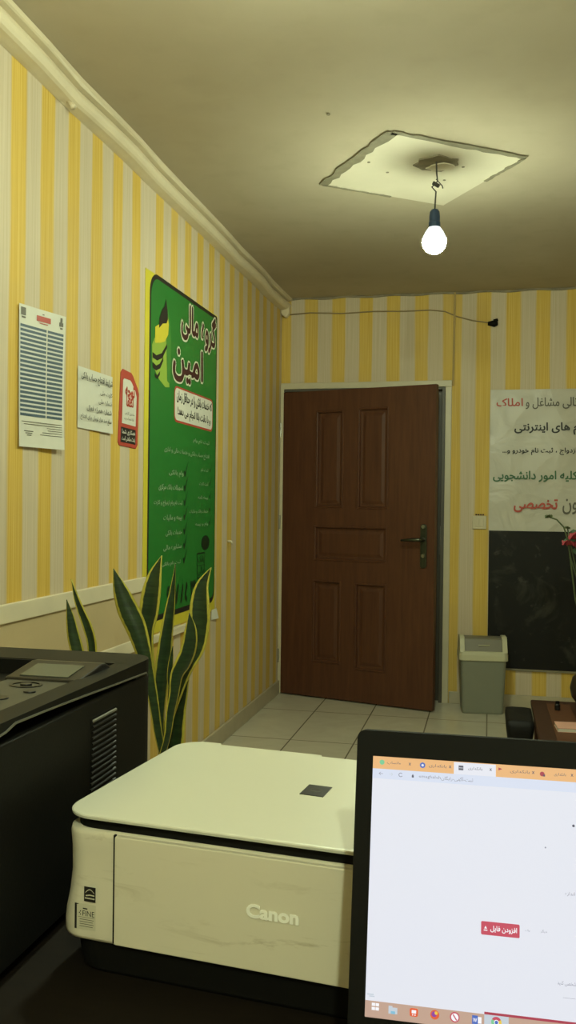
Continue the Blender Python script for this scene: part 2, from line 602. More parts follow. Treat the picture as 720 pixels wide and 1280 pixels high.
# cornice: flat strip at the ceiling, rounded pipe-like moulding below
prof = [(0, 2.577), (0.062, 2.577), (0.062, 2.562), (0.056, 2.556)]
for k in range(9):
    a = math.radians(80 - 170 * k / 8)
    prof.append((0.026 + 0.029 * math.cos(a), 2.524 + 0.029 * math.sin(a)))
prof += [(0.012, 2.492), (0, 2.490)]
bm = bmesh.new()
NS = 34
rings = []
for i in range(NS + 1):
    y = FY + 0.01 + (BY - 0.02 - FY) * i / NS
    w = 0.003 * math.sin(i * 1.7) + 0.002 * math.sin(i * 4.1)
    rings.append([(LX + 0.001 + a + (w if a > 0.01 else 0), y, z + (w * 0.7 if z < 2.56 else 0)) for a, z in prof])
loft(bm, rings)
cor = struct(obj('trim_1', bm, 'trim', smooth=False), 'rough cream cornice along the top of the left wall', 'cornice')
bm = bmesh.new()
prism(bm, [(LX + 0.002, 2.47), (LX + 0.034, 2.445), (LX + 0.056, 2.47), (LX + 0.058, 2.52), (LX + 0.035, 2.575), (LX + 0.002, 2.575)], BY - 0.05, BY - 0.004, 'XZ')
struct(obj('trim_2', bm, 'trim', bevel=0.008), 'cream end block of the cornice in the room corner', 'cornice')
# grimy joint line where far wall meets ceiling
bm = bmesh.new()
pts = [(LX + 0.07 + i * 0.06, BY - 0.004, CZ - 0.006 + 0.004 * math.sin(i * 1.3)) for i in range(64) if LX + 0.07 + i * 0.06 < RX - 0.02]
tube(bm, pts, 0.007, 6)
struct(obj('trim_3', bm, 'grime'), 'dark uneven joint between far wall and ceiling', 'joint')
# chair rail, beige dado board below it, lower strip under the poster
bm = bmesh.new()
box(bm, LX + 0.001, LX + 0.014, FY + 0.01, 3.345, 0.880, 0.935)
struct(obj('trim_4', bm, 'rail', bevel=0.003), 'cream rail strip under the left wallpaper', 'rail')
struct(obj('trim_5', bx(LX + 0.001, LX + 0.007, FY + 0.01, 3.335, 0.09, 0.880), 'dado', bevel=0.002), 'plain beige board below the cream rail', 'panel')
bm = bmesh.new()
box(bm, LX + 0.0075, LX + 0.016, 2.84, 3.336, 0.655, 0.702)
box(bm, LX + 0.001, LX + 0.016, 3.336, 3.98, 0.655, 0.688)
struct(obj('trim_6', bm, 'rail', bevel=0.003), 'lower cream strip behind the snake plants', 'rail')
# baseboards
struct(obj('baseboard_left', bx(LX + 0.001, LX + 0.016, FY + 0.01, BY - 0.002, 0.0, 0.088), 'baseboard', bevel=0.004), 'beige stone baseboard under the left wallpaper', 'baseboard')
struct(obj('baseboard_back', bx(-0.236, RX - 0.01, BY - 0.014, BY - 0.001, 0.0, 0.075), 'baseboard', bevel=0.004), 'beige stone baseboard along the far wall', 'baseboard')
# thin conduit above the door frame
bm = bmesh.new()
tube(bm, [(-0.229, BY - 0.006, 2.575), (-0.231, BY - 0.006, 2.3), (-0.233, BY - 0.006, 1.99)], 0.007, 8)
struct(obj('trim_7', bm, 'duct'), 'thin yellowish duct from the ceiling to the corner of the door frame', 'duct')

# ceiling patch
PC = [(-0.703, 3.709), (-0.361, 3.237), (0.117, 3.569), (-0.22, 4.063)]
bm = bmesh.new()
prism(bm, PC, CZ - 0.003, CZ + 0.004)
obj('patch_panel', bm, 'patch', ceil)
bm = bmesh.new()
rnd = random.Random(3)
for k, full in ((0, 1.0), (1, 1.0), (2, 0.45), (3, 1.0)):
    a, b = Vector(PC[k]), Vector(PC[(k + 1) % 4])
    d = (b - a).normalized()
    nrm = Vector((-d.y, d.x))
    wide = (0.026, 0.016, 0.010, 0.008)[k]
    N = 16
    lo, hi = [], []
    s0, s1 = (0.0, full) if k != 3 else (0.45, 1.0)
    for i in range(N + 1):
        p = a.lerp(b, s0 + (s1 - s0) * i / N)
        lo.append(p - nrm * wide * rnd.uniform(0.4, 1.1))
        hi.append(p + nrm * wide * rnd.uniform(0.4, 1.1))
    prism(bm, [tuple(p) for p in lo] + [tuple(p) for p in hi[::-1]], CZ - 0.006, CZ - 0.002)
obj('filler_line', bm, 'filler', ceil)
bm = bmesh.new()
pts = [(-0.222 + (0.085 + 0.012 * math.sin(i * 2.3)) * math.cos(i * PI / 9) * 0.95, 3.56 + (0.075 + 0.012 * math.sin(i * 1.9)) * math.sin(i * PI / 9)) for i in range(18)]
prism(bm, pts, CZ - 0.0075, CZ - 0.003)
obj('broken_plaster', bm, 'grime', ceil)
bm = bmesh.new()
pts = [(-0.205 + (0.055 + 0.008 * math.sin(i * 2.9)) * math.cos(i * PI / 7), 3.59 + (0.038 + 0.006 * math.sin(i * 1.3)) * math.sin(i * PI / 7)) for i in range(14)]
prism(bm, pts, CZ - 0.012, CZ - 0.006)
obj('plaster_lump', bm, 'patch', ceil, bevel=0.003)
bm = bmesh.new()
for x, y in ((-0.48, 3.50), (-0.42, 3.62), (-0.20, 3.75), (-0.56, 3.05), (-0.12, 3.62)):
    lathe(bm, [(0.006, CZ - 0.005), (0.006, CZ - 0.001)], x, y, 8)
obj('old_screw_holes', bm, 'grime', ceil)

# ------------------------------------------------------------------ door
door = thing('door_1', 'brown five-panel wooden door standing ajar in its cream frame', 'door', (-1.322, 5.694, 0.0))
door['kind'] = 'structure'
dl = door.location
bm = bmesh.new()
box(bm, -1.339 - dl.x, -1.318 - dl.x, 5.69 - dl.y, BY + T - dl.y, 0, 2.02)
box(bm, -1.339 - dl.x, -0.24 - dl.x, BY - 0.018 - dl.y, BY - 0.001 - dl.y, 1.985, 2.025)
box(bm, -0.279 - dl.x, -0.24 - dl.x, BY - 0.018 - dl.y, BY - 0.001 - dl.y, 0, 1.985)
obj('door_frame', bm, 'frame', door, bevel=0.003)
bm = bmesh.new()
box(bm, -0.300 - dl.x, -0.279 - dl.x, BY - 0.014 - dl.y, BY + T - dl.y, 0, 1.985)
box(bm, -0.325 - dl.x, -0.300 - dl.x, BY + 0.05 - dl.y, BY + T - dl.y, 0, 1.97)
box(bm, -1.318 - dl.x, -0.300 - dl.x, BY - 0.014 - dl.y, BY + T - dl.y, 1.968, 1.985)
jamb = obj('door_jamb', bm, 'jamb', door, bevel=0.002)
obj('strike_plate', bx(-0.3025 - dl.x, -0.3002 - dl.x, BY + 0.005 - dl.y, BY + 0.03 - dl.y, 0.93, 1.11), 'steel', jamb)
ANG = math.atan2(5.404 - 5.696, -0.312 + 1.333)
W, Z0, Z1 = 1.052, 0.010, 1.963
H = Z1 - Z0
def vz(f): return Z1 - H * f
panels = [(0.238, 0.425, 0.065, 0.383), (0.515, 0.715, 0.062, 0.385), (0.232, 0.712, 0.440, 0.555), (0.228, 0.418, 0.618, 0.888), (0.508, 0.712, 0.620, 0.900)]
bm = bmesh.new()
us = sorted({0, W, *[p[0] * W for p in panels], *[p[1] * W for p in panels]})
# front skin with openings cut as a grid of cells, then moulded panels in each opening
zs = sorted({Z0, Z1, *[vz(p[2]) for p in panels], *[vz(p[3]) for p in panels]})
def inside(u, z):
    return any(p[0] * W - 1e-6 < u < p[1] * W + 1e-6 and vz(p[3]) - 1e-6 < z < vz(p[2]) + 1e-6 for p in panels)
gv = {}
def V(u, z):
    k = (round(u, 5), round(z, 5))
    if k not in gv:
        gv[k] = bm.verts.new((u, 0, z))
    return gv[k]
for i in range(len(us) - 1):
    for j in range(len(zs) - 1):
        if not inside((us[i] + us[i + 1]) / 2, (zs[j] + zs[j + 1]) / 2):
            bm.faces.new((V(us[i], zs[j]), V(us[i + 1], zs[j]), V(us[i + 1], zs[j + 1]), V(us[i], zs[j + 1])))
def mould(p):
    a, b, c, d = p[0] * W, p[1] * W, vz(p[3]), vz(p[2])
    steps = [(0, 0.0), (0.003, -0.004), (0.009, -0.005), (0.014, -0.001), (0.018, 0.012), (0.032, 0.014), (0.050, 0.0095), (0.053, 0.009)]
    loops = [[bm.verts.new((u, y, z)) for u, z in ((a + s, c + s), (b - s, c + s), (b - s, d - s), (a + s, d - s))] for s, y in steps]
    for l0, l1 in zip(loops, loops[1:]):
        for k in range(4):
            bm.faces.new((l0[k], l0[(k + 1) % 4], l1[(k + 1) % 4], l1[k]))
    bm.faces.new(loops[-1])
for p in panels:
    mould(p)
# sides and back
TH = 0.040
q = [(0, 0), (W, 0), (W, TH), (0, TH)]
fv = lambda u, y, z: bm.verts.new((u, y, z))
for (u0, y0), (u1, y1) in ((q[1], q[2]), (q[2], q[3]), (q[3], q[0])):
    bm.faces.new((fv(u0, y0, Z0), fv(u1, y1, Z0), fv(u1, y1, Z1), fv(u0, y0, Z1)))
for z in (Z0, Z1):
    bm.faces.new([fv(u, y, z) for u, y in q])
leaf = obj('door_leaf', bm, 'door', door, (-1.330 - dl.x, 5.696 - dl.y, 0), ANG)
# long handle plate with lever and cylinder
bm = bmesh.new()
pu = 0.985
prism(bm, rrect(pu - 0.020, pu + 0.020, 0.86, 1.125, 0.016), -0.010, 0.0, 'XZ')
hp = obj('lock_plate', bm, 'bronze', leaf, bevel=0.002)
bm = bmesh.new()
tube(bm, [(pu, -0.008, 1.032), (pu, -0.05, 1.032), (pu - 0.012, -0.058, 1.032), (pu - 0.06, -0.060, 1.031), (pu - 0.125, -0.058, 1.026)], [0.011, 0.011, 0.011, 0.010, 0.007], 10)
obj('lever_handle', bm, 'bronze', hp, smooth=True)
bm = bmesh.new()
for zc in (0.935, 1.033, 1.11):
    tube(bm, [(pu, -0.010, zc), (pu, -0.017, zc)], [0.013, 0.011], 12)
obj('lock_cylinder', bm, 'steel', hp)
for zc in (0.25, 1.12, 1.72):
    bm = bmesh.new()
    lathe(bm, [(0.007, zc - 0.045), (0.007, zc + 0.045)], -0.004, -0.006, 10)
    obj('hinge', bm, 'steel', leaf)

# ------------------------------------------------------------------ hanging bulbs
def hanging_bulb(x, y, zc, mat, label, kink, led=False):
    t = thing('hanging_bulb', label, 'lamp', (x, y, zc), 0, 'bare bulbs hanging from the ceiling')
    top = CZ - zc - 0.004
    bm = bmesh.new()
    pts = [(0.0 + kink * 0.004, 0, top), (0.006 * kink, 0, top - 0.05), (0.010 * kink, 0, top - 0.08), (-0.012 * kink, 0.003, top - 0.10), (0.004 * kink, 0, top - 0.12), (0, 0, 0.115)]
    tube(bm, pts, 0.003, 6)
    tube(bm, [(0.004, 0.004, top - 0.07), (0.028 * kink, 0.004, top - 0.098), (0.030 * kink, 0.004, top - 0.108)], 0.002, 6)
    w = obj('flex', bm, 'dark_wire', t)
    bm = bmesh.new()
    tube(bm, [(-0.008, 0, top - 0.085), (0.016 * kink, 0, top - 0.100)], 0.008, 8)
    obj('connector', bm, 'dark_wire', w)
    bm = bmesh.new()
    lathe(bm, [(0.006, 0.122), (0.014, 0.120), (0.019, 0.112), (0.021, 0.095), (0.021, 0.075), (0.023, 0.070), (0.023, 0.050), (0.019, 0.048)], n=20)
    obj('socket', bm, 'socket', t, smooth=False)
    bm = bmesh.new()
    top_a = 14 if led else 62
    R = 0.047 if led else 0.041
    prof = [] if led else [(0.0175, 0.056)]
    for k in range(13):
        a = math.radians(top_a - (top_a + 88) * k / 12)
        prof.append((R * math.cos(a), R * math.sin(a) - 0.004))
    prof.append((0.003, -R - 0.004))
    lathe(bm, prof, n=24)
    obj('bulb_globe', bm, mat, t, smooth=True)
    if led:  # collar keeps light off the ceiling; its own glow is added
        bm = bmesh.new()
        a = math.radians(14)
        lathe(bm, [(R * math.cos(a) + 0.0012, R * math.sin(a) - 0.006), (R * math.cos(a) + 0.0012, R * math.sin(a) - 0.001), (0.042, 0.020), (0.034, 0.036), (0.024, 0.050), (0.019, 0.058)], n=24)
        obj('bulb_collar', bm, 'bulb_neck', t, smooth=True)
    return t
hanging_bulb(-0.224, 3.534, 2.263, 'bulb_far', 'lit bare bulb on a short flex below the ceiling patch, near the door', 1, True)
hanging_bulb(-0.36, 1.62, 2.300, 'bulb_mid', 'second lit bare bulb, over the desk, just above the picture', -1)
hanging_bulb(0.35, -0.85, 2.300, 'bulb_added', 'added lit bare bulb, unseen behind the viewer', 1)  # added out of view to light the printer front

# ------------------------------------------------------------------ sheets on the left wall (local x runs towards the door)
RZL = PI / 2
def on_left(name, label, cat, y, z):
    return thing(name, label, cat, (LX + 0.0005, y, z), RZL)

# green poster
PY, PZ = 3.82, 1.43
po = on_left('poster', 'tall green poster with yellow edge and Persian lettering behind the snake plants', 'poster', PY, PZ)
def U(y): return y - PY
def Z(z): return z - PZ
bm = bmesh.new()
prism(bm, [(U(3.335), Z(0.693)), (U(4.295), Z(0.697)), (U(4.285), Z(2.166)), (U(3.333), Z(2.158))], -0.002, 0, 'XZ')
obj('backing_sheet', bm, 'p_yellow', po)
bm = bmesh.new()
prism(bm, rrect(U(3.378), U(4.283), Z(0.742), Z(2.162), (0.09, 0.06, 0.012, 0.085), 8), -0.0026, -0.001, 'XZ')
obj('black_border', bm, 'p_black', po)
bm = bmesh.new()
prism(bm, rrect(U(3.392), U(4.272), Z(0.766), Z(2.144), (0.08, 0.05, 0.010, 0.080), 8), -0.0032, -0.001, 'XZ')
obj('green_panel', bm, 'p_green', po)
bm = bmesh.new()
prism(bm, rrect(U(3.672), U(4.222), Z(1.583), Z(1.740), 0.03, 6), -0.0040, -0.002, 'XZ', 0)
prism(bm, rrect(U(3.680), U(4.212), Z(1.592), Z(1.732), 0.026, 6), -0.0046, -0.002, 'XZ', 1)
obj('slogan_box', bm, ['p_red', 'p_white'], po)
bm = bmesh.new()
def T4(text, y0, y1, z0, z1, off=0.0042, bold=0.0, mi=0, res=2, b=None):
    put_text(b or bm, text, U(y0), U(y1), Z(z0), Z(z1), off, bold, res, mi)
# headline: pale outline under dark letters
T4('گروه مالی', 3.752, 4.255, 1.962, 2.142, 0.0038, 0.075, 0, 2)
T4('گروه مالی', 3.752, 4.255, 1.962, 2.142, 0.0046, 0.030, 1, 2)
T4('امین', 3.652, 4.057, 1.766, 1.943, 0.0038, 0.080, 0, 2)
T4('امین', 3.652, 4.057, 1.766, 1.943, 0.0046, 0.034, 1, 2)
obj('headline_lettering', bm, ['p_pale', 'p_maroon'], po)
bm = bmesh.new()
T4('که خدمات بانکی را در حداقل زمان', 3.70, 4.20, 1.670, 1.722, 0.0052, 0.03)
T4('و با دقت بالا انجام می دهد!', 3.712, 4.18, 1.602, 1.652, 0.0052, 0.03)
obj('slogan_lettering', bm, 'p_black', po)
bm = bmesh.new()
T4('ثبت نام وام', 3.93, 4.17, 1.508, 1.532)
T4('افتتاح حساب بانکی و خدمات مالی و اداری', 3.556, 4.172, 1.440, 1.470)
for tx, a, b_, z0, z1 in (('وام بانکی', 3.617, 3.80, 1.344, 1.374), ('تسهیلات بانک مرکزی', 3.495, 3.795, 1.282, 1.310), ('ثبت نام وام ازدواج و کارت', 3.442, 3.79, 1.216, 1.242),
                          ('بیمه و مالیات', 3.555, 3.785, 1.152, 1.180), ('خدمات بانکی', 3.583, 3.785, 1.088, 1.114), ('مشاوره مالی', 3.559, 3.785, 1.026, 1.052), ('ثبت نام بانکی', 3.542, 3.775, 0.958, 0.980),
                          ('ثبت نام', 4.046, 4.158, 1.378, 1.398), ('ثبت کارت', 4.024, 4.160, 1.314, 1.333), ('بیمه نامه', 4.009, 4.160, 1.248, 1.268), ('خدمات بانک و مالیات', 3.888, 4.163, 1.183, 1.202), ('وام و بیمه', 3.976, 4.165, 1.120, 1.141)):
    T4(tx, a, b_, z0, z1, 0.0042, 0.01)
obj('list_lettering', bm, 'p_mint', po)
bm = bmesh.new()
def tick(y, z, s):
    poly(bm, [(U(y), Z(z)), (U(y) + 0.18 * s, Z(z) - 0.42 * s), (U(y) + 0.30 * s, Z(z) - 0.40 * s), (U(y) + s * 0.95, Z(z) + 0.75 * s), (U(y) + 0.30 * s, Z(z) - 0.08 * s)], 0.0044)
for k in range(7):
    tick(3.805, 1.376 - 0.0648 * k, 0.066)
for k in range(5):
    tick(4.180, 1.400 - 0.064 * k, 0.042)
prism(bm, [(U(4.13) + 0.062 * math.cos(i * PI / 10), Z(1.042) + 0.036 * math.sin(i * PI / 10)) for i in range(20)], -0.0042, -0.003, 'XZ')
put_text(bm, '۳۱ ۸۵ ۹۹۷', U(3.61), U(3.99), Z(0.788), Z(0.872), 0.0042, 0.06, 2)
put_text(bm, 'بانک', U(4.018), U(4.112), Z(0.945), Z(0.985), 0.0044, 0.02, 2)
put_text(bm, 'مالی', U(4.018), U(4.112), Z(0.890), Z(0.930), 0.0044, 0.02, 2)
for y0, y1, z0, z1 in ((4.008, 4.118, 0.992, 0.998), (4.008, 4.118, 0.876, 0.882), (4.004, 4.010, 0.876, 0.998), (4.117, 4.123, 0.876, 0.998), (4.008, 4.118, 0.936, 0.939)):
    rect(bm, U(y0), U(y1), Z(z0), Z(z1), 0.0044)
obj('dark_markings', bm, 'p_dark_green', po)
# leaf emblem: green blade, yellow heart, dark bands
bm = bmesh.new()
E_ = lambda pts, off, mi: poly(bm, [(U(a), Z(b)) for a, b in pts], off, mi)
E_([(3.555, 2.095), (3.583, 2.04), (3.612, 2.00), (3.622, 1.90), (3.622, 1.80), (3.615, 1.735), (3.58, 1.745), (3.57, 1.85), (3.56, 1.98)], 0.0042, 0)
E_([(3.405, 1.868), (3.43, 1.90), (3.48, 1.905), (3.54, 1.92), (3.588, 1.955), (3.592, 1.85), (3.608, 1.722), (3.56, 1.716), (3.49, 1.738), (3.44, 1.768), (3.408, 1.80)], 0.0040, 1)
E_([(3.435, 1.945), (3.475, 1.962), (3.52, 1.985), (3.578, 2.02), (3.592, 1.985), (3.585, 1.94), (3.545, 1.905), (3.50, 1.892), (3.436, 1.880)], 0.0046, 2)
E_([(3.555, 2.085), (3.575, 2.045), (3.580, 2.005), (3.565, 1.985), (3.52, 1.975), (3.478, 1.948), (3.482, 1.99), (3.51, 2.03), (3.54, 2.05)], 0.0048, 3)
for pts in ([(3.408, 1.838), (3.45, 1.832), (3.51, 1.850), (3.572, 1.900), (3.574, 1.885), (3.52, 1.832), (3.46, 1.812), (3.410, 1.816)],
            [(3.412, 1.798), (3.45, 1.790), (3.49, 1.804), (3.530, 1.838), (3.530, 1.822), (3.495, 1.785), (3.45, 1.770), (3.414, 1.776)],
            [(3.432, 1.757), (3.46, 1.750), (3.495, 1.775), (3.492, 1.758), (3.465, 1.736), (3.438, 1.742)]):
    E_(pts, 0.0050, 3)
obj('emblem', bm, ['p_leaf', 'p_lime', 'p_yellow', 'p_black'], po)
# scraps of tape under the poster
bm = bmesh.new()
sheet(bm, U(4.24), U(4.325), Z(0.655), Z(0.705), 0.003, lambda a, b: 0.012 * a * (1 - b), 4, 4)
obj('tape', bm, 'p_white', po)

# long table notice
NY, NZ = 2.495, 1.60
no = on_left('notice_sheet', 'long curling white notice with a table of blue-grey rows, leftmost sheet', 'notice', NY, NZ)
def curl(a, b):
    return 0.004 + 0.010 * (1 - b) ** 3 * (0.3 + a) + 0.004 * abs(a - 0.4)
bm = bmesh.new()
QU = [(2.360, 1.386), (2.622, 1.392), (2.648, 1.820), (2.358, 1.800)]
nu, nv = 10, 18
def npt(a, b):
    w = (1 - a) * (1 - b), a * (1 - b), a * b, (1 - a) * b
    return sum(k * p[0] for k, p in zip(w, QU)) - NY, sum(k * p[1] for k, p in zip(w, QU)) - NZ
def nquad(a0, a1, b0, b1, lift, mi):
    pts = []
    for a, b in ((a0, b0), (a1, b0), (a1, b1), (a0, b1)):
        u, z = npt(a, b)
        pts.append(bm.verts.new((u, -(curl(a, b) + lift), z)))
    bm.faces.new(pts).material_index = mi
for j in range(nv):
    for i in range(nu):
        nquad(i / nu, (i + 1) / nu, j / nv, (j + 1) / nv, 0, 0)
obj('paper', bm, 'p_white', no)
bm = bmesh.new()
NR = 21
for r in range(NR):
    b1 = 0.862 - r * (0.655 / NR)
    b0 = b1 - 0.655 / NR * 0.60
    for a0, a1 in ((0.02, 0.20), (0.20, 0.38), (0.38, 0.575), (0.60, 0.78), (0.78, 0.955)):
        nquad(a0, a1, b0, b1, 0.0010, 0)
obj('table_rows', bm, 'p_blue', no)
bm = bmesh.new()
for r in range(NR - 1):
    b1 = 0.862 - r * (0.655 / NR) - 0.655 / NR * 0.60
    for a0, a1 in ((0.02, 0.30), (0.30, 0.575), (0.60, 0.955)):
        nquad(a0, a1, b1 - 0.655 / NR * 0.40, b1, 0.0008, 0)
obj('table_gaps', bm, 'p_grey', no)
bm = bmesh.new()
nquad(0.36, 0.66, 0.912, 0.952, 0.0010, 0)
nquad(0.42, 0.60, 0.897, 0.903, 0.0010, 0)
obj('red_heading', bm, 'p_red', no)
bm = bmesh.new()
for a, b, w, h in ((0.03, 0.925, 0.10, 0.055), (0.045, 0.905, 0.08, 0.012), (0.87, 0.945, 0.05, 0.035), (0.85, 0.915, 0.09, 0.03), (0.87, 0.895, 0.06, 0.012), (0.48, 0.963, 0.04, 0.007)):
    nquad(a, a + w, b, b + h, 0.0010, 0)
for k, (a0, a1) in enumerate(((0.05, 0.95), (0.10, 0.95), (0.60, 0.95), (0.62, 0.95), (0.50, 0.95), (0.45, 0.95))):
    nquad(a0, a1, 0.178 - 0.017 * k, 0.182 - 0.017 * k, 0.0010, 0)
for k in range(3):
    nquad(0.10 + 0.03 * k, 0.30 - 0.02 * k, 0.110 - 0.014 * k, 0.116 - 0.014 * k, 0.0010, 0)
obj('small_print', bm, 'p_text_grey', no)

# small white note
SY, SZ = 2.88, 1.575
sn = on_left('note_sheet', 'small white handwritten-style note, between the table notice and the red sign', 'notice', SY, SZ)
bm = bmesh.new()
sheet(bm, 2.745 - SY, 3.016 - SY, 1.475 - SZ, 1.680 - SZ, 0.003, lambda a, b: 0.007 * (1 - b) ** 2 * a + 0.003 * b * a)
obj('paper', bm, 'p_white', sn)
bm = bmesh.new()
for tx, a, b_, z0, z1, bo in (('شرایط افتتاح حساب بانکی', 2.755, 3.008, 1.632, 1.664, 0.02), ('کارت ملی', 2.905, 3.006, 1.600, 1.618, 0.01), ('شماره ملی', 2.893, 3.003, 1.568, 1.588, 0.01), ('شماره همراه فعال', 2.800, 3.001, 1.535, 1.557, 0.01), ('مبلغ صد هزار تومان برای افتتاح', 2.752, 3.001, 1.502, 1.524, 0.01)):
    put_text(bm, tx, a - SY, b_ - SY, z0 - SZ, z1 - SZ, 0.0108, bo, 2)
obj('lettering', bm, 'p_black', sn)

# red sign with cut corner
RY, RZ_ = 3.175, 1.58
rs = on_left('small_sign', 'small red-bordered sign with a cut corner, beside the green poster', 'sign', RY, RZ_)
R_ = lambda pts: [(a - RY, b - RZ_) for a, b in pts]
bm = bmesh.new()
prism(bm, R_([(3.079, 1.452), (3.092, 1.440), (3.250, 1.437), (3.266, 1.452), (3.275, 1.650), (3.262, 1.672), (3.215, 1.712), (3.200, 1.722), (3.118, 1.726), (3.100, 1.712)]), -0.003, 0, 'XZ')
obj('red_plate', bm, 'p_red', rs, bevel=0.001)
bm = bmesh.new()
prism(bm, R_([(3.112, 1.524), (3.243, 1.522), (3.250, 1.636), (3.236, 1.658), (3.200, 1.686), (3.185, 1.692), (3.128, 1.692), (3.119, 1.684)]), -0.0036, -0.001, 'XZ')
obj('white_field', bm, 'p_white', rs)
bm = bmesh.new()
prism(bm, R_([(3.101, 1.453), (3.243, 1.452), (3.244, 1.508), (3.104, 1.510)]), -0.0036, -0.001, 'XZ')
bb = obj('black_field', bm, 'p_black', rs)
bm = bmesh.new()
put_text(bm, 'توجه', 3.140 - RY, 3.228 - RY, 1.615 - RZ_, 1.668 - RZ_, 0.0042, 0.05)
put_text(bm, 'لطفا', 3.150 - RY, 3.216 - RY, 1.592 - RZ_, 1.632 - RZ_, 0.0042, 0.04)
obj('red_lettering', bm, 'p_red', rs)
bm = bmesh.new()
put_text(bm, 'مشتری گرامی', 3.136 - RY, 3.230 - RY, 1.558 - RZ_, 1.572 - RZ_, 0.0042, 0.0)
put_text(bm, 'لطفا ماسک بزنید', 3.130 - RY, 3.224 - RY, 1.537 - RZ_, 1.551 - RZ_, 0.0042, 0.0)
obj('small_print', bm, 'p_text_grey', rs)
bm = bmesh.new()
put_text(bm, 'همکاری شما', 3.112 - RY, 3.236 - RY, 1.482 - RZ_, 1.503 - RZ_, 0.0042, 0.02)
put_text(bm, 'باعث سلامتی است', 3.110 - RY, 3.236 - RY, 1.457 - RZ_, 1.478 - RZ_, 0.0042, 0.02)
obj('white_lettering', bm, 'p_white', bb)

# nail under cornice, little hook near the door
bm = bmesh.new()
tube(bm, [(LX + 0.02, 2.615, 2.496), (LX + 0.035, 2.615, 2.482), (LX + 0.043, 2.615, 2.472)], [0.006, 0.008, 0.011], 8)
tag(obj('plaster_knob', bm, 'trim', smooth=True), 'tiny cream knob hanging below the cornice', 'knob')
bm = bmesh.new()
tube(bm, [(LX, 4.52, 1.035), (LX + 0.02, 4.52, 1.035), (LX + 0.026, 4.52, 1.022)], [0.007, 0.006, 0.008], 8)
tag(obj('wall_hook', bm, 'switch', smooth=True), 'tiny pale hook on the left wall beyond the green poster', 'hook')

# ------------------------------------------------------------------ things on the far wall
bt = thing('banner', 'crumpled white vinyl banner with Persian lines above the black board', 'banner', (0.60, BY - 0.0005, 1.53))
bxo = lambda x: x - 0.60
bzo = lambda z: z - 1.53
rb = random.Random(11)
ph = [rb.uniform(0, 6.28) for _ in range(6)]
def bcurl(a, b):
    return 0.004 + 0.0015 * (math.sin(9 * a + 5 * b + ph[0]) + math.sin(-7 * a + 12 * b + ph[1]) + math.sin(21 * a + 3 * b + ph[2]) + 3)
bm = bmesh.new()
sheet(bm, bxo(-0.003), bxo(1.30), bzo(1.085), bzo(1.960), 0.0, bcurl, 40, 28)
obj('vinyl_sheet', bm, 'vinyl', bt, smooth=True)
def btext(name, rows, mat):
    bm = bmesh.new()
    for tx, a, b_, z0, z1, bo in rows:
        put_text(bm, tx, bxo(a), bxo(b_), bzo(z0), bzo(z1), 0.0152, bo, 2)
    obj(name, bm, mat, bt)
btext('red_lettering', [('املاک', 0.034, 0.190, 1.857, 1.905, 0.03), ('تخصصی', 0.146, 0.403, 1.205, 1.284, 0.03)], 'p_red')
btext('grey_lettering', [('تالی مشاغل و', 0.209, 0.512, 1.838, 1.908, 0.015), ('ون', 0.434, 0.520, 1.195, 1.288, 0.015)], 'p_text_grey')
btext('black_lettering', [('م های اینترنتی', 0.144, 0.520, 1.680, 1.754, 0.028), ('ازدواج ، ثبت نام خودرو و...', 0.074, 0.512, 1.556, 1.600, 0.025)], 'p_black')
btext('green_lettering', [('کلیه امور دانشجویی', 0.019, 0.518, 1.392, 1.458, 0.028)], 'p_text_green')

bo = thing('black_board', 'scuffed black board on the far wall below the white banner', 'board', (0.60, BY - 0.001, 0.67))
bm = bmesh.new()
box(bm, -0.602, 0.70, -0.014, 0, 0.238 - 0.67, 1.088 - 0.67)
obj('board_panel', bm, 'board', bo, bevel=0.002)
bm = bmesh.new()
box(bm, -0.602, 0.70, -0.016, 0, 0.226 - 0.67, 0.238 - 0.67)
obj('bottom_edge', bm, 'filler', bo)

sw = thing('light_switch', 'cream square light switch between the door frame and the board', 'switch', (-0.061, BY, 1.137))
obj('wall_plate', bx(-0.043, 0.043, -0.010, 0, -0.042, 0.042), 'switch', sw, bevel=0.004)
obj('rocker', bx(-0.026, -0.002, -0.016, -0.009, -0.026, 0.026), 'switch', sw, bevel=0.002)
obj('rocker', bx(0.002, 0.026, -0.016, -0.009, -0.026, 0.026), 'switch', sw, bevel=0.002)
bm = bmesh.new()
for k in range(4):
    tube(bm, [(-0.02 + 0.014 * k, -0.006, 0.044), (-0.02 + 0.014 * k, -0.007, 0.052)], 0.005, 6)
obj('dark_residue', bm, 'p_maroon', sw)

# stray cable with its black plug
cb = thing('stray_cable', 'thin loose cable sagging across the far wall above the door to a black plug', 'cable', (-0.6, BY, 2.46))
pts = [(-1.30, 2.472), (-1.15, 2.480), (-0.95, 2.468), (-0.75, 2.474), (-0.55, 2.468), (-0.38, 2.470), (-0.29, 2.458), (-0.22, 2.425), (-0.12, 2.395), (-0.03, 2.380), (0.0, 2.374)]
bm = bmesh.new()
tube(bm, [(x + 0.6, -0.006, z - 2.46) for x, z in pts], 0.004, 6)
obj('cable_run', bm, 'wire', cb, smooth=True)
bm = bmesh.new()
tube(bm, [(0.575, -0.012, -0.088), (0.615, -0.015, -0.090), (0.632, -0.012, -0.088)], [0.012, 0.022, 0.014], 10)
tube(bm, [(0.61, -0.015, -0.075), (0.634, -0.012, -0.066)], [0.012, 0.009], 8)
obj('plug', bm, 'black_matte', cb, smooth=True)

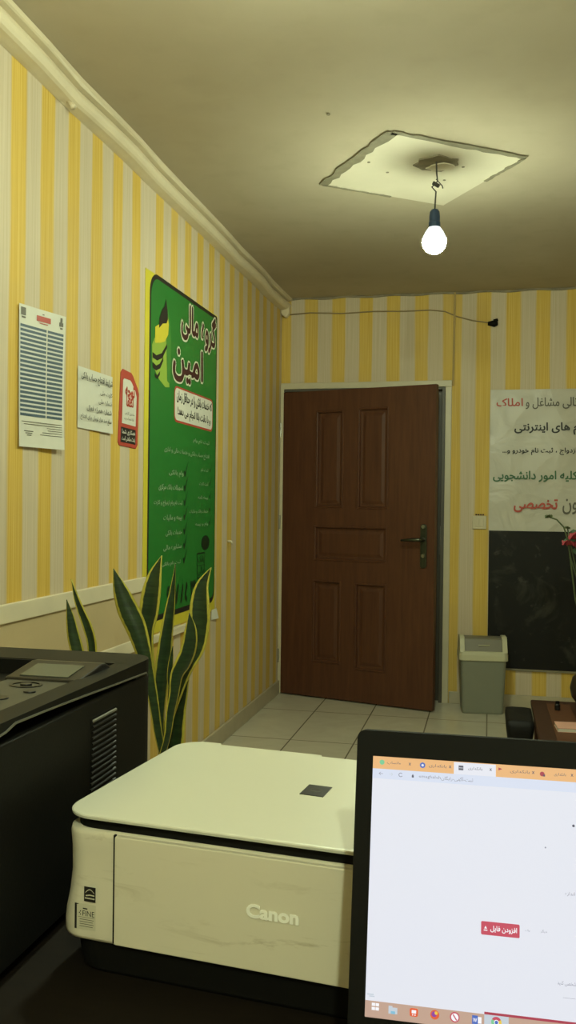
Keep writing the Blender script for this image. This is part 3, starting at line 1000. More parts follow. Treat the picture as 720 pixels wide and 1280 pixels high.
# ------------------------------------------------------------------ pedal-free swing bin
bn = thing('waste_bin', 'grey-green swing-top waste bin with cream lid beside the door', 'bin', (-0.033, 5.535, 0.0), 0.10)
bm = bmesh.new()
def ring(x, y, z, r): return [(a, b, z) for a, b in rrect(-x, x, -y, y, r)]
loft(bm, [ring(0.118, 0.080, 0.0, 0.02), ring(0.122, 0.084, 0.012, 0.022), ring(0.134, 0.098, 0.322, 0.024), ring(0.136, 0.100, 0.330, 0.024)])
obj('bin_body', bm, 'bin_body', bn, bevel=0.003)
bm = bmesh.new()
# lid seen from the side: band, then a front that leans back to a flat top
loft(bm, [ring(0.141, 0.105, 0.318, 0.026), ring(0.144, 0.108, 0.322, 0.028), ring(0.144, 0.108, 0.352, 0.028), ring(0.141, 0.105, 0.372, 0.03)])
side = [(-0.103, 0.368), (-0.098, 0.380), (-0.058, 0.445), (-0.040, 0.458), (0.040, 0.458), (0.060, 0.445), (0.100, 0.380), (0.104, 0.368)]
for s0, s1 in ((-0.139, -0.110), (0.110, 0.139)):
    prism(bm, side, s0, s1, 'YZ')
prism(bm, [(-0.103, 0.366), (-0.090, 0.376), (0.09, 0.376), (0.103, 0.366)], -0.125, 0.125, 'YZ')
obj('bin_lid', bm, 'bin_lid', bn, bevel=0.010, seg=3)
bm = bmesh.new()
prism(bm, [(-0.094, 0.374), (-0.054, 0.441), (-0.038, 0.451), (0.038, 0.451), (0.055, 0.440), (0.094, 0.374)], -0.112, 0.112, 'YZ')
fl = obj('swing_flap', bm, 'bin_flap', bn, bevel=0.004)
bm = bmesh.new()
prism(bm, [(-0.080, 0.4045), (-0.084, 0.4075), (-0.076, 0.412), (-0.072, 0.410)], -0.03, 0.035, 'YZ')
obj('flap_grip', bm, 'bin_lid', fl, bevel=0.001)

# ------------------------------------------------------------------ furniture at the right, below the board
lt = thing('low_table', 'long low dark brown wooden table in front of the black board', 'table', (0.80, 3.78, 0))
obj('table_top', bx(-0.605, 0.62, -0.48, 0.47, 0.322, 0.350), 'table_wood', lt, bevel=0.005)
obj('table_strip', bx(-0.54, -0.44, -0.40, 0.40, 0.3495, 0.3515), 'strip_wood', lt, bevel=0.0006)  # paler brown strip running along the table top
bm = bmesh.new()
box(bm, -0.57, 0.585, -0.445, -0.425, 0.245, 0.322)
box(bm, -0.57, 0.585, 0.415, 0.435, 0.245, 0.322)
box(bm, -0.57, -0.55, -0.425, 0.415, 0.245, 0.322)
box(bm, 0.565, 0.585, -0.425, 0.415, 0.245, 0.322)
obj('apron', bm, 'table_wood', lt)
for x in (-0.565, 0.58):
    for y in (-0.44, 0.43):
        bm = bmesh.new()
        loft(bm, [[(x + a_, y + b_, z) for a_, b_ in rrect(-w, w, -w, w, 0.006)] for w, z in ((0.020, 0.0), (0.026, 0.26), (0.026, 0.322))])
        obj('leg', bm, 'table_wood', lt)
bk = thing('booklet', 'pinkish booklet lying on the low brown table', 'booklet', (0.345, 3.71, 0.3512), 0.05)
obj('pages', bx(-0.075, 0.105, -0.055, 0.055, 0.0015, 0.014), 'p_white', bk)
bm = bmesh.new()
box(bm, -0.077, 0.107, -0.057, 0.057, 0.014, 0.016)
box(bm, -0.077, 0.107, -0.057, 0.057, 0.0, 0.0015)
obj('cover', bm, 'pink_paper', bk)
stl = thing('low_stool', 'black padded low stool between the waste bin and the brown table', 'stool', (0.135, 3.96, 0))
bm = bmesh.new()
loft(bm, [[(a, b, z) for a, b in rrect(-x, x, -y, y, 0.02)] for x, y, z in ((0.048, 0.13, 0.255), (0.052, 0.15, 0.275), (0.058, 0.152, 0.322), (0.055, 0.145, 0.342), (0.042, 0.13, 0.347))])
obj('seat', bm, 'leather', stl, smooth=True)
bm = bmesh.new()
box(bm, -0.040, 0.040, -0.12, 0.12, 0.21, 0.257)
obj('seat_frame', bm, 'black_matte', stl)
for x in (-0.028, 0.028):
    for y in (-0.12, 0.12):
        bm = bmesh.new()
        lathe(bm, [(0.012, 0.0), (0.014, 0.215)], x, y, 10)
        obj('leg', bm, 'black_matte', stl)
bt_ = thing('small_bottle', 'tiny dark bottle standing on the low brown table', 'bottle', (0.298, 4.05, 0.3522))
bm = bmesh.new()
lathe(bm, [(0.011, 0.0), (0.012, 0.004), (0.012, 0.022), (0.008, 0.028)], n=12)
obj('bottle_body', bm, 'black_gloss', bt_)
bm = bmesh.new()
lathe(bm, [(0.0085, 0.027), (0.0085, 0.038)], n=12)
obj('cap', bm, 'black_matte', bt_)
# vase with dark red artificial flowers
vs = thing('flower_vase', 'dark round vase of dark red flowers on the low brown table', 'vase', (0.450, 4.12, 0.3502))
bm = bmesh.new()
lathe(bm, [(0.045, 0.0), (0.055, 0.004), (0.088, 0.05), (0.096, 0.09), (0.085, 0.135), (0.055, 0.165), (0.045, 0.18), (0.052, 0.192)], n=28)
obj('vase_pot', bm, 'dark_pot', vs, smooth=True)
O = Vector((0.450, 4.12, 0.3502))
def blossom(p, r, mat):
    bm = bmesh.new()
    rr = random.Random(int(p[0] * 1e4))
    for k in range(7):
        a = k * 2 * PI / 7 + rr.uniform(-0.2, 0.2)
        c = Vector(p) + Vector((math.cos(a), math.sin(a), rr.uniform(-0.2, 0.4))) * r * 0.55
        ring_ = [(c.x + r * 0.55 * math.cos(b), c.y + r * 0.5 * math.sin(b), c.z + r * 0.45 * math.sin(b * 2 + a)) for b in [i * PI / 4 for i in range(8)]]
        top_ = (c.x, c.y, c.z + r * 0.35)
        vv = [bm.verts.new(q_) for q_ in ring_]
        t0, t1 = bm.verts.new(top_), bm.verts.new((c.x, c.y, c.z - r * 0.25))
        for i in range(8):
            bm.faces.new((vv[i], vv[(i + 1) % 8], t0))
            bm.faces.new((vv[(i + 1) % 8], vv[i], t1))
    return bm
flowers = [((0.235, 3.80, 1.192), 0.016, 'stem'), ((0.310, 3.81, 1.148), 0.012, 'stem'), ((0.312, 3.80, 1.085), 0.026, 'petal'), ((0.345, 3.81, 1.115), 0.034, 'petal'),
           ((0.375, 3.82, 1.08), 0.040, 'petal'), ((0.372, 3.83, 1.17), 0.018, 'stem'), ((0.43, 3.83, 1.13), 0.045, 'petal'), ((0.50, 3.84, 1.10), 0.042, 'petal'), ((0.46, 3.80, 1.05), 0.038, 'petal')]
for (p, r, mk) in flowers:
    p = (p[0] * 1.078, p[1] * 1.078, 1.22 + (p[2] - 1.22) * 1.078)
    pl = tuple(Vector(p) - O)
    bm = bmesh.new()
    mid = (pl[0] * 0.40, pl[1] * 0.5, 0.48)
    if p[2] > 1.18:
        tube(bm, [(0, 0, 0.16), mid, (pl[0] + 0.085, pl[1], pl[2] - 0.11), (pl[0] + 0.065, pl[1], pl[2] - 0.045), (pl[0] + 0.035, pl[1], pl[2] - 0.012), pl], 0.0035, 6)
    else:
        tube(bm, [(0, 0, 0.16), mid, (pl[0] * 0.9, pl[1], pl[2] - 0.06), pl], 0.003, 6)
    st = obj('stem', bm, 'stem', vs, smooth=True)
    obj('flower' if mk == 'petal' else 'bud', blossom(pl, r, mk), mk, st, smooth=False)
bm = bmesh.new()
for (x, y, z) in ((-0.105, -0.02, 0.735), (-0.07, 0.0, 0.69), (0.02, 0.0, 0.71), (-0.08, 0.0, 0.77)):
    poly_ = [(x - 0.03, y, z), (x - 0.01, y + 0.006, z + 0.016), (x + 0.025, y, z + 0.004), (x - 0.006, y - 0.006, z - 0.014)]
    bm.faces.new([bm.verts.new(p) for p in poly_])
obj('foliage', bm, 'green_leaf', vs, solid=0.002)

# ------------------------------------------------------------------ snake plants
LEAVES = {
 'A': [(-1.042, 2.378, 1.038, 0.0), (-1.023, 2.382, 0.981, 0.0348), (-1.002, 2.387, 0.926, 0.0522), (-0.979, 2.391, 0.877, 0.0522), (-0.961, 2.395, 0.822, 0.0431), (-0.944, 2.399, 0.753, 0.0313), (-0.925, 2.402, 0.656, 0.0243), (-0.907, 2.406, 0.548, 0.0188)],
 'B': [(-0.934, 2.475, 1.073, 0.0), (-0.949, 2.471, 1.019, 0.0357), (-0.958, 2.468, 0.962, 0.0536), (-0.965, 2.467, 0.904, 0.0536), (-0.971, 2.465, 0.847, 0.0393), (-0.963, 2.466, 0.761, 0.0286), (-0.947, 2.469, 0.654, 0.0229), (-0.928, 2.473, 0.53, 0.0179)],
 'C': [(-0.881, 2.445, 1.052, 0.0), (-0.887, 2.444, 0.98, 0.012), (-0.893, 2.442, 0.924, 0.0225), (-0.901, 2.44, 0.853, 0.031), (-0.909, 2.437, 0.769, 0.0366), (-0.916, 2.435, 0.691, 0.0338), (-0.919, 2.434, 0.607, 0.0239), (-0.913, 2.435, 0.54, 0.0169)],
 'D': [(-0.786, 2.487, 1.042, 0.0), (-0.81, 2.482, 0.987, 0.0355), (-0.814, 2.48, 0.93, 0.0532), (-0.815, 2.48, 0.873, 0.0553), (-0.825, 2.477, 0.809, 0.0496), (-0.851, 2.471, 0.752, 0.039), (-0.873, 2.465, 0.688, 0.0298), (-0.898, 2.459, 0.602, 0.0227), (-0.91, 2.456, 0.535, 0.0177)],
 'E': [(-0.821, 2.397, 0.918, 0.0), (-0.815, 2.398, 0.87, 0.0289), (-0.819, 2.396, 0.815, 0.0378), (-0.835, 2.392, 0.773, 0.0399), (-0.852, 2.389, 0.739, 0.0309), (-0.858, 2.387, 0.69, 0.0241), (-0.868, 2.384, 0.635, 0.0206), (-0.878, 2.381, 0.556, 0.0151)],
 'F': [(-0.878, 2.424, 0.818, 0.0), (-0.883, 2.423, 0.773, 0.0112), (-0.885, 2.422, 0.731, 0.014), (-0.883, 2.422, 0.696, 0.0126), (-0.887, 2.421, 0.64, 0.0098), (-0.897, 2.418, 0.545, 0.0084)],
 'G': [(-0.857, 2.51, 0.723, 0.0), (-0.874, 2.506, 0.665, 0.0288), (-0.887, 2.503, 0.608, 0.0447), (-0.895, 2.501, 0.525, 0.0504), (-0.901, 2.499, 0.463, 0.0288)],
 'I': [(-1.194, 2.395, 0.943, 0.0), (-1.183, 2.397, 0.89, 0.0199), (-1.174, 2.399, 0.84, 0.0298), (-1.163, 2.401, 0.798, 0.0326), (-1.152, 2.403, 0.748, 0.0298), (-1.143, 2.405, 0.656, 0.0227), (-1.137, 2.405, 0.532, 0.017)],
 'J': [(-1.2, 2.435, 0.999, 0.0), (-1.183, 2.438, 0.943, 0.0158), (-1.169, 2.441, 0.907, 0.0216), (-1.151, 2.445, 0.864, 0.0274), (-1.137, 2.448, 0.813, 0.0274), (-1.135, 2.448, 0.756, 0.0245), (-1.141, 2.446, 0.648, 0.0202), (-1.148, 2.444, 0.522, 0.0158)],
}
def catmull(pts, sub):
    out = []
    n = len(pts)
    for i in range(n - 1):
        p0, p1, p2, p3 = pts[max(i - 1, 0)], pts[i], pts[i + 1], pts[min(i + 2, n - 1)]
        for k in range(sub):
            t = k / sub
            out.append(tuple(0.5 * (2 * b + (c - a) * t + (2 * a - 5 * b + 4 * c - d) * t * t + (3 * b - a - 3 * c + d) * t ** 3) for a, b, c, d in zip(p0, p1, p2, p3)))
    out.append(pts[-1])
    return out
def snake_leaf(parent, key, base, foot, twist):
    raw = LEAVES[key] + [(foot[0], foot[1], foot[2], 0.018)]
    pts = catmull(raw, 4)
    bm = bmesh.new()
    uvl = bm.loops.layers.uv.new('UVMap')
    side = Vector((math.cos(0.2 + twist), math.sin(0.2 + twist), 0))
    rows, cols = [], 6
    for i, (x, y, z, w) in enumerate(pts):
        c = Vector((x, y, z)) - Vector(base)
        a = Vector(pts[max(i - 1, 0)][:3])
        b = Vector(pts[min(i + 1, len(pts) - 1)][:3])
        d = (a - b).normalized()
        s = (side - d * side.dot(d)).normalized()
        nrm = s.cross(d)
        w = max(w, 0.0008) * 1.08 / max(0.6, math.cos(twist))
        row = []
        for j in range(cols + 1):
            u = j / cols - 0.5
            row.append(bm.verts.new(c + s * (u * w) - nrm * (abs(u) ** 1.6 * w * 0.55) * (1 if twist >= 0 else -1)))
        rows.append(row)
    for i in range(len(rows) - 1):
        for j in range(cols):
            f = bm.faces.new((rows[i][j], rows[i][j + 1], rows[i + 1][j + 1], rows[i + 1][j]))
            for lp, (uu, vv) in zip(f.loops, ((j, i), (j + 1, i), (j + 1, i + 1), (j, i + 1))):
                lp[uvl].uv = (uu / cols, vv / len(rows))
    return obj('leaf', bm, 'snake', parent, smooth=True, solid=0.0035)
def plant(label, base, keys, pot_r):
    t = thing('snake_plant', label, 'plant', base, 0, 'snake plants behind the printers')
    bm = bmesh.new()
    lathe(bm, [(pot_r * 0.68, 0.0), (pot_r * 0.70, 0.005), (pot_r * 0.95, 0.37), (pot_r, 0.37), (pot_r, 0.43), (pot_r * 0.90, 0.43), (pot_r * 0.88, 0.40)], n=28)
    obj('pot', bm, 'pot', t)
    bm = bmesh.new()
    lathe(bm, [(pot_r * 0.87, 0.39), (pot_r * 0.86, 0.402)], n=24)
    obj('soil', bm, 'soil', t)
    k = len(keys)
    for i, (key, tw) in enumerate(keys):
        a = 2 * PI * i / k
        snake_leaf(t, key, base, (base[0] + 0.03 * math.cos(a), base[1] + 0.03 * math.sin(a), 0.405), tw)
plant('big snake plant with six tall yellow-edged leaves in front of the green poster', (-0.912, 2.44, 0), [('A', 0.25), ('B', -0.3), ('C', 0.5), ('D', -0.2), ('E', 0.4), ('F', 0.2), ('G', -0.2)], 0.108)
plant('smaller snake plant with two narrow leaf tips rising behind the black printer', (-1.142, 2.42, 0), [('I', 0.3), ('J', -0.25)], 0.105)

# ------------------------------------------------------------------ desk
DT = 0.765
dk = thing('desk', 'dark wooden desk under the printers and laptop', 'desk', (-0.15, 0.80, 0))
obj('desk_top', bx(-0.85, 1.0, -0.55, 0.47, DT - 0.03, DT), 'desk', dk, bevel=0.003)
obj('side_panel', bx(-0.82, -0.79, -0.50, 0.44, 0, DT - 0.03), 'desk', dk)
obj('side_panel', bx(0.94, 0.97, -0.50, 0.44, 0, DT - 0.03), 'desk', dk)
obj('modesty_panel', bx(-0.79, 0.94, 0.40, 0.42, 0.15, DT - 0.03), 'desk', dk)

# ------------------------------------------------------------------ black laser printer
lp = thing('laser_printer', 'large black laser printer with key panel at the left edge of the desk', 'printer', (-0.62, 0.93, DT))
X0, X1, Y0, Y1 = -0.18, 0.179, -0.187, 0.228          # right side faces the all-in-one
RC = 0.042
bm = bmesh.new()
prism(bm, rrect(X0 + 0.004, X1, Y0, Y1, (0.006, 0.006, RC, RC), 8), 0.012, 0.230)
obj('printer_body', bm, 'black', lp, bevel=0.004, seg=3)
bm = bmesh.new()
for x in (X0 + 0.04, X1 - 0.04):
    for y in (Y0 + 0.04, Y1 - 0.04):
        lathe(bm, [(0.014, 0.0), (0.014, 0.014)], x, y, 10)
obj('rubber_feet', bm, 'black_matte', lp)
# side seam, its highlight painted as a lighter strip, dipping at the front
bm = bmesh.new()
sp = [(Y1 - RC, 0.2330), (0.05, 0.238), (-0.01, 0.2405), (-0.10, 0.2435), (-0.15, 0.2445), (-0.168, 0.2400), (Y0 + 0.001, 0.2385)]
prism(bm, [(y, z + 0.0010) for y, z in sp] + [(y, z - 0.0010) for y, z in sp[::-1]], X1 - 0.01, X1 + 0.0010, 'YZ')
obj('side_seam', bm, 'seam', lp)
# top cover: solid strips around the output tray and the sunken key panel
tp = 0.250
bm = bmesh.new()
def cov(zt): return [(Y0, 0.2395), (-0.168, 0.2412), (-0.15, 0.2458), (-0.01, 0.2418), (0.05, 0.2392), (0.152, 0.2345), (0.152, zt), (Y0 + 0.004, zt), (Y0, zt - 0.004)]
prism(bm, cov(tp), 0.150, X1, 'YZ')
prism(bm, cov(tp - 0.006), 0.062, 0.150, 'YZ')
prism(bm, cov(tp), X0, X0 + 0.03, 'YZ')
prism(bm, rrect(X0, X1, 0.150, Y1, (0.001, 0.001, RC, RC), 8), 0.231, tp)
box(bm, X0 + 0.03, 0.062, Y0, -0.170, 0.235, tp)
tc = obj('top_cover', bm, 'cover_black', lp, bevel=0.0025)
bm = bmesh.new()
prism(bm, [(-0.172, 0.246), (0.155, 0.200), (0.155, 0.1945), (-0.172, 0.240)], X0 + 0.028, 0.063, 'YZ')
obj('output_tray', bm, 'black_matte', lp)
bm = bmesh.new()
box(bm, X0 + 0.026, 0.064, 0.146, 0.152, 0.19, tp - 0.001)
obj('tray_slot', bm, 'black_matte', lp)
# key panel (lighter) with oval key ring, and the tilted display housing behind it
bm = bmesh.new()
prism(bm, [(-0.178, tp - 0.007), (0.036, tp - 0.007), (0.036, tp - 0.0035), (-0.178, tp - 0.0010)], 0.064, 0.149, 'YZ')
kp = obj('key_panel', bm, 'grey_panel', lp, bevel=0.001)
KZ = tp - 0.0045
def ringmesh(cx, cy, a, b, z, w):
    bm = bmesh.new()
    n = 28
    def R(s, h): return [(cx + (a + s) * math.cos(2 * PI * i / n), cy + (b + s) * math.sin(2 * PI * i / n), h) for i in range(n)]
    loft(bm, [R(0, z), R(0, z + 0.0015), R(-w, z + 0.0015), R(-w, z)], False)
    return bm
obj('key_ring', ringmesh(0.104, 0.006, 0.019, 0.016, KZ + 0.0010, 0.003), 'black_gloss', kp)
for cx, cy, a, b in ((0.104, 0.006, 0.007, 0.006), (0.112, -0.069, 0.012, 0.010), (0.082, -0.030, 0.007, 0.006), (0.128, -0.030, 0.007, 0.006)):
    bm = bmesh.new()
    n = 20
    loft(bm, [[(cx + a * math.cos(2 * PI * i / n), cy + b * math.sin(2 * PI * i / n), z) for i in range(n)] for z in (KZ - 0.001, KZ + 0.0035)])
    obj('key', bm, 'black_gloss', kp, bevel=0.0006)
bm = bmesh.new()
prism(bm, [(0.033, tp - 0.006), (0.128, tp - 0.006), (0.126, tp + 0.0010), (0.110, tp + 0.0075), (0.100, tp + 0.0085), (0.034, tp - 0.0010)], 0.060, 0.156, 'YZ')
dh = obj('display_housing', bm, 'black_gloss', lp, bevel=0.003)
bm = bmesh.new()
v_ = [(0.0420, tp - 0.0000), (0.0860, tp + 0.0062), (0.0858, tp + 0.0074), (0.0418, tp + 0.0012)]
prism(bm, v_, 0.076, 0.138, 'YZ')
obj('display', bm, 'lcd', dh)
# vent of thirteen slats on the right side
bm = bmesh.new()
box(bm, X1 - 0.003, X1 + 0.0004, 0.017, 0.088, 0.118, 0.2105)
vent = obj('vent', bm, 'black_matte', lp)
for k in range(14):
    z = 0.122 + k * 0.0065
    bm = bmesh.new()
    prism(bm, [(X1 - 0.001, z), (X1 + 0.0022, z - 0.0012), (X1 + 0.0022, z + 0.0008), (X1 - 0.001, z + 0.0022)], 0.016 + 0.0004 * k, 0.0865, 'XZ')
    obj('vent_slat', bm, 'black_gloss' if k < 13 else 'seam', vent)
bm = bmesh.new()
box(bm, X0 + 0.03, X1 - 0.03, Y0 - 0.004, Y0 + 0.002, 0.03, 0.10)
obj('paper_drawer', bm, 'black', lp, bevel=0.002)

# ------------------------------------------------------------------ white all-in-one printer
cn = thing('inkjet_printer', 'scuffed white all-in-one inkjet printer beside the laptop', 'printer', (-0.407, 0.806, DT), -math.atan2(0.1, 0.995))
CW = 0.444
bm = bmesh.new()
prs = []
for z, ins in ((0.0, 0.016), (0.004, 0.011), (0.030, 0.007), (0.036, 0.006)):
    prs.append([(a, b, z) for a, b in rrect(ins, CW - ins, ins * 0.6, 0.285, 0.030)])
loft(bm, prs)
obj('black_base', bm, 'black_matte', cn)
bm = bmesh.new()
prs = []
for z, ins in ((0.034, -0.0015), (0.037, -0.003), (0.046, -0.0035), (0.058, -0.002), (0.075, 0.0010), (0.095, 0.0025), (0.118, 0.0022), (0.134, 0.0012), (0.138, 0.002), (0.140, 0.005)):
    prs.append([(a, b, z) for a, b in rrect(ins, CW - ins, max(ins, 0.0), 0.282, (0.026, 0.026, 0.03, 0.03), 8)])
loft(bm, prs)
body = obj('printer_body', bm, 'body', cn, smooth=False)
for p in body.data.polygons:
    p.use_smooth = abs(p.normal.z) < 0.9
bm = bmesh.new()
prism(bm, rrect(0.008, CW - 0.008, 0.006, 0.275, 0.026), 0.1385, 0.1512)
obj('scanner_gap', bm, 'black_matte', cn)
# front cover: flat flap, dark joint at its left
bm = bmesh.new()
prism(bm, rrect(0.0625, 0.384, 0.0345, 0.1385, 0.002, 3), -0.0030, 0.003, 'XZ')
fc = obj('front_cover', bm, 'body', cn, bevel=0.001)
bm = bmesh.new()
box(bm, 0.0600, 0.0622, -0.0005, 0.003, 0.0345, 0.1385)
obj('cover_joint', bm, 'black_matte', fc)
obj('cover_joint', bx(0.3845, 0.3862, -0.0005, 0.003, 0.0345, 0.1385), 'black_matte', fc)
bm = bmesh.new()
put_text(bm, 'Canon', 0.198, 0.248, 0.083, 0.0958, 0.0034, 0.035, 4, latin=True)
r_ = bmesh.ops.extrude_face_region(bm, geom=bm.faces[:])
bmesh.ops.translate(bm, vec=(0, -0.0008, 0), verts=[g for g in r_['geom'] if isinstance(g, bmesh.types.BMVert)])
obj('brand_lettering', bm, 'silver', fc)
# lid
def lidline(ins):
    out = []
    base = rrect(0.000 + ins, CW - ins, -0.002 + ins, 0.276 - ins, (0.034, 0.034, 0.03, 0.034), 9)
    n = len(base)
    for (a, b) in base:
        if b > 0.20:
            if a < 0.05: b += 0.012
        out.append((a, b))
    # stepped rear edge, left third deepest
    i3 = 3 * 10
    head, tail = out[:i3], out[i3:]
    return head + [(0.187, 0.276 - ins), (0.185, 0.282 - ins), (0.053, 0.282 - ins), (0.051, 0.288 - ins)] + tail
bm = bmesh.new()
loft(bm, [[(a, b, z) for a, b in lidline(i)] for z, i in ((0.1505, 0.002), (0.1512, 0.0003), (0.1535, 0.0), (0.1545, 0.0007), (0.1550, 0.0022))])
lid = obj('scanner_lid', bm, 'lid', cn)
bm = bmesh.new()
prism(bm, [(0.2050, 0.130), (0.2310, 0.129), (0.2315, 0.163), (0.2055, 0.164)], 0.1548, 0.1556)
bd = obj('lid_badge', bm, 'black_gloss', lid)
bm = bmesh.new()
for k, (rx, ry) in enumerate(((0.007, 0.006),)):
    n = 18
    loft(bm, [[(0.218 + (rx + s) * math.cos(2 * PI * i / n), 0.1465 + (ry + s) * math.sin(2 * PI * i / n), h) for i in range(n)] for s, h in ((0, 0.1555), (0, 0.15585), (-0.0018, 0.15585), (-0.0018, 0.1555))], False)
obj('badge_emblem', bm, 'grey_panel', bd)
# stickers on the corner pillar
bm = bmesh.new()
rect(bm, 0.0285, 0.0412, 0.0705, 0.0850, 0.0004, 0)
rect(bm, 0.0295, 0.0402, 0.0733, 0.0745, 0.0006, 1)
arc = [(0.0300 + 0.0098 * i / 10, 0.0795 + 0.0034 * math.sin(PI * i / 10)) for i in range(11)]
poly(bm, arc + [(a, b - 0.0008) for a, b in arc[::-1]], 0.0006, 1)
poly(bm, [(0.0305, 0.0768), (0.035, 0.0778), (0.0400, 0.0775), (0.0400, 0.0764), (0.035, 0.0767), (0.0305, 0.0757)], 0.0006, 1)
obj('energy_sticker', bm, ['p_black', 'label_paper'], body)
bm = bmesh.new()
rect(bm, 0.0190, 0.0415, 0.0430, 0.0680, 0.0004, 0)
rect(bm, 0.0185, 0.0208, 0.0430, 0.0678, 0.0006, 1)
rect(bm, 0.0208, 0.0225, 0.0668, 0.0676, 0.0006, 1)
put_text(bm, 'FINE', 0.0272, 0.0402, 0.0563, 0.0614, 0.0006, 0.0, 2, 1, latin=True)
for x, z in ((0.0244, 0.0598), (0.0244, 0.0568), (0.0232, 0.0583)):
    rect(bm, x, x + 0.0010, z, z + 0.0012, 0.0006, 1)
rect(bm, 0.0275, 0.0325, 0.0628, 0.0640, 0.0006, 1)
rect(bm, 0.0222, 0.0408, 0.0548, 0.0551, 0.0006, 1)
for k in range(4):
    rect(bm, 0.0240, 0.0395 - 0.001 * (k % 2), 0.0525 - 0.0022 * k, 0.0531 - 0.0022 * k, 0.0006, 2)
obj('fine_sticker', bm, ['label_paper', 'p_black', 'p_text_grey'], body)
bm = bmesh.new()

# ------------------------------------------------------------------ laptop
TL = Vector((-0.090, 0.727, 1.018))
lt_ = thing('laptop', 'open black laptop showing a white web page, in front of the printer', 'laptop', (0.085, 0.69, DT), 0.03)
ux = Vector((0.99955, 0.02999, 0))
uy = Vector((0, 0.19, 0.98)).normalized()
LW, SH = 0.349, 0.1962
frame_e = bpy.data.objects.new('lid', None)
# the lid is one mesh whose local axes lie in the screen: x right, z up the screen, -y towards the viewer
nz = ux.cross(uy).normalized()             # towards the viewer is -nz*(-1)
inv = lt_.matrix_world
LM = Matrix((ux, -nz if nz.y < 0 else nz, uy)).transposed()
yv = LM.col[1]
def lid_obj(name, bm, mat, parent, **kw):
    return obj(name, bm, mat, parent, **kw)
bm = bmesh.new()
prism(bm, rrect(-0.0137, LW + 0.0137, -SH - 0.030, 0.0206, (0.004, 0.004, 0.008, 0.008)), 0.0015, 0.0085, 'XZ')
Rz = Matrix.Rotation(0.03, 4, 'Z').inverted()
def set_lid(o):
    m = LM.to_4x4()
    m.translation = TL
    base = Matrix.Translation((0.085, 0.69, DT)) @ Matrix.Rotation(0.03, 4, 'Z')
    loc, rot, sc = (base.inverted() @ m).decompose()
    o.location = loc
    o.rotation_mode = 'XYZ'
    o.rotation_euler = rot.to_euler('XYZ')
ld = obj('display_lid', bm, 'black_matte', lt_, bevel=0.002)
set_lid(ld)
bm = bmesh.new()
outer = rrect(-0.0130, LW + 0.0130, -SH - 0.029, 0.0200, 0.006, 6)
inner = rrect(0.0, LW, -SH, 0.0, 0.0006, 6)
loft(bm, [[(a, 0.0016, b) for a, b in outer], [(a, -0.0010, b) for a, b in outer], [(a, -0.0010, b) for a, b in inner], [(a, 0.0012, b) for a, b in inner]], False)
obj('bezel', bm, 'black_matte', ld)
bm = bmesh.new()
rect(bm, -0.0005, LW + 0.0005, -SH - 0.0005, 0.0005, -0.0006)
scr = obj('screen', bm, 'screen', ld)
def spart(name, mats, fn):
    global bm
    bm = bmesh.new()
    fn()
    return obj(name, bm, mats, scr)
def disc(cx, cz, r, off, mi, n=16, a0=0, a1=360):
    pts = [(cx + r * math.cos(math.radians(a0 + (a1 - a0) * i / n)), cz + r * math.sin(math.radians(a0 + (a1 - a0) * i / n))) for i in range(n + (0 if a1 - a0 == 360 else 1))]
    poly(bm, pts if a1 - a0 == 360 else pts + [(cx, cz)], off, mi)
SO = -0.0002
def tabs():
    rect(bm, 0, LW, -0.0098, 0, SO, 0)
    rect(bm, 0.0648, 0.0975, -0.0098, -0.0006, SO + 0.0002, 1)
    disc(0.0074, -0.0046, 0.0020, SO + 0.0004, 2)
    disc(0.0400, -0.0048, 0.0022, SO + 0.0004, 3)
    disc(0.0400, -0.0048, 0.0010, SO + 0.0006, 1)
    rect(bm, 0.0685, 0.0722, -0.0066, -0.0030, SO + 0.0004, 4)
    rect(bm, 0.0688, 0.0719, -0.0050, -0.0046, SO + 0.0006, 1)
    poly(bm, [(0.0995, -0.0025), (0.1025, -0.0035), (0.0995, -0.0048)], SO + 0.0004, 5)
    disc(0.1330, -0.0052, 0.0018, SO + 0.0004, 5)
    rect(bm, 0.1335, 0.1352, -0.0070, -0.0054, SO + 0.0004, 4)
    for x0, x1 in ((0.0115, 0.0225), (0.0450, 0.0590), (0.0760, 0.0870), (0.1085, 0.1235), (0.1420, 0.1510)):
        put_text(bm, 'بانکداری' if x0 > 0.02 else 'WhatsApp'[:0] + 'واتساپ', x0, x1, -0.0062, -0.0034, SO + 0.0004, 0.0, 1, 4)
    for x in (0.0298, 0.0618, 0.0935, 0.1262, 0.1555):
        put_text(bm, 'x', x - 0.0010, x + 0.0010, -0.0056, -0.0036, SO + 0.0004, 0.02, 1, 4, latin=True)
spart('tab_strip', ['s_tab', 's_active', 's_green', 's_blue', 's_dark', 's_redline'], tabs)
def bar():
    rect(bm, 0, LW, -0.0175, -0.0098, SO, 0)
    put_text(bm, '←', 0.0050, 0.0085, -0.0148, -0.0122, SO + 0.0002, 0.0, 1, 1, latin=True)
    put_text(bm, '→', 0.0132, 0.0166, -0.0148, -0.0122, SO + 0.0002, 0.0, 1, 3, latin=True)
    n = 14
    for i in range(n):
        a, b = math.radians(40 + 290 * i / n), math.radians(40 + 290 * (i + 1) / n)
        poly(bm, [(0.0227 + r * math.cos(q_), -0.0135 + r * math.sin(q_)) for r, q_ in ((0.0017, a), (0.0017, b), (0.0012, b), (0.0012, a))], SO + 0.0002, 1)
    rect(bm, 0.0316, 0.0332, -0.0149, -0.0132, SO + 0.0002, 2)
    rect(bm, 0.0319, 0.0329, -0.0132, -0.0124, SO + 0.0002, 1)
    put_text(bm, 'emaghaleh', 0.0372, 0.0545, -0.0153, -0.0122, SO + 0.0002, 0.0, 1, 1, latin=True)
    put_text(bm, 'ثبت-آگهی-رایگان', 0.0550, 0.0800, -0.0157, -0.0120, SO + 0.0002, 0.0, 1, 1)
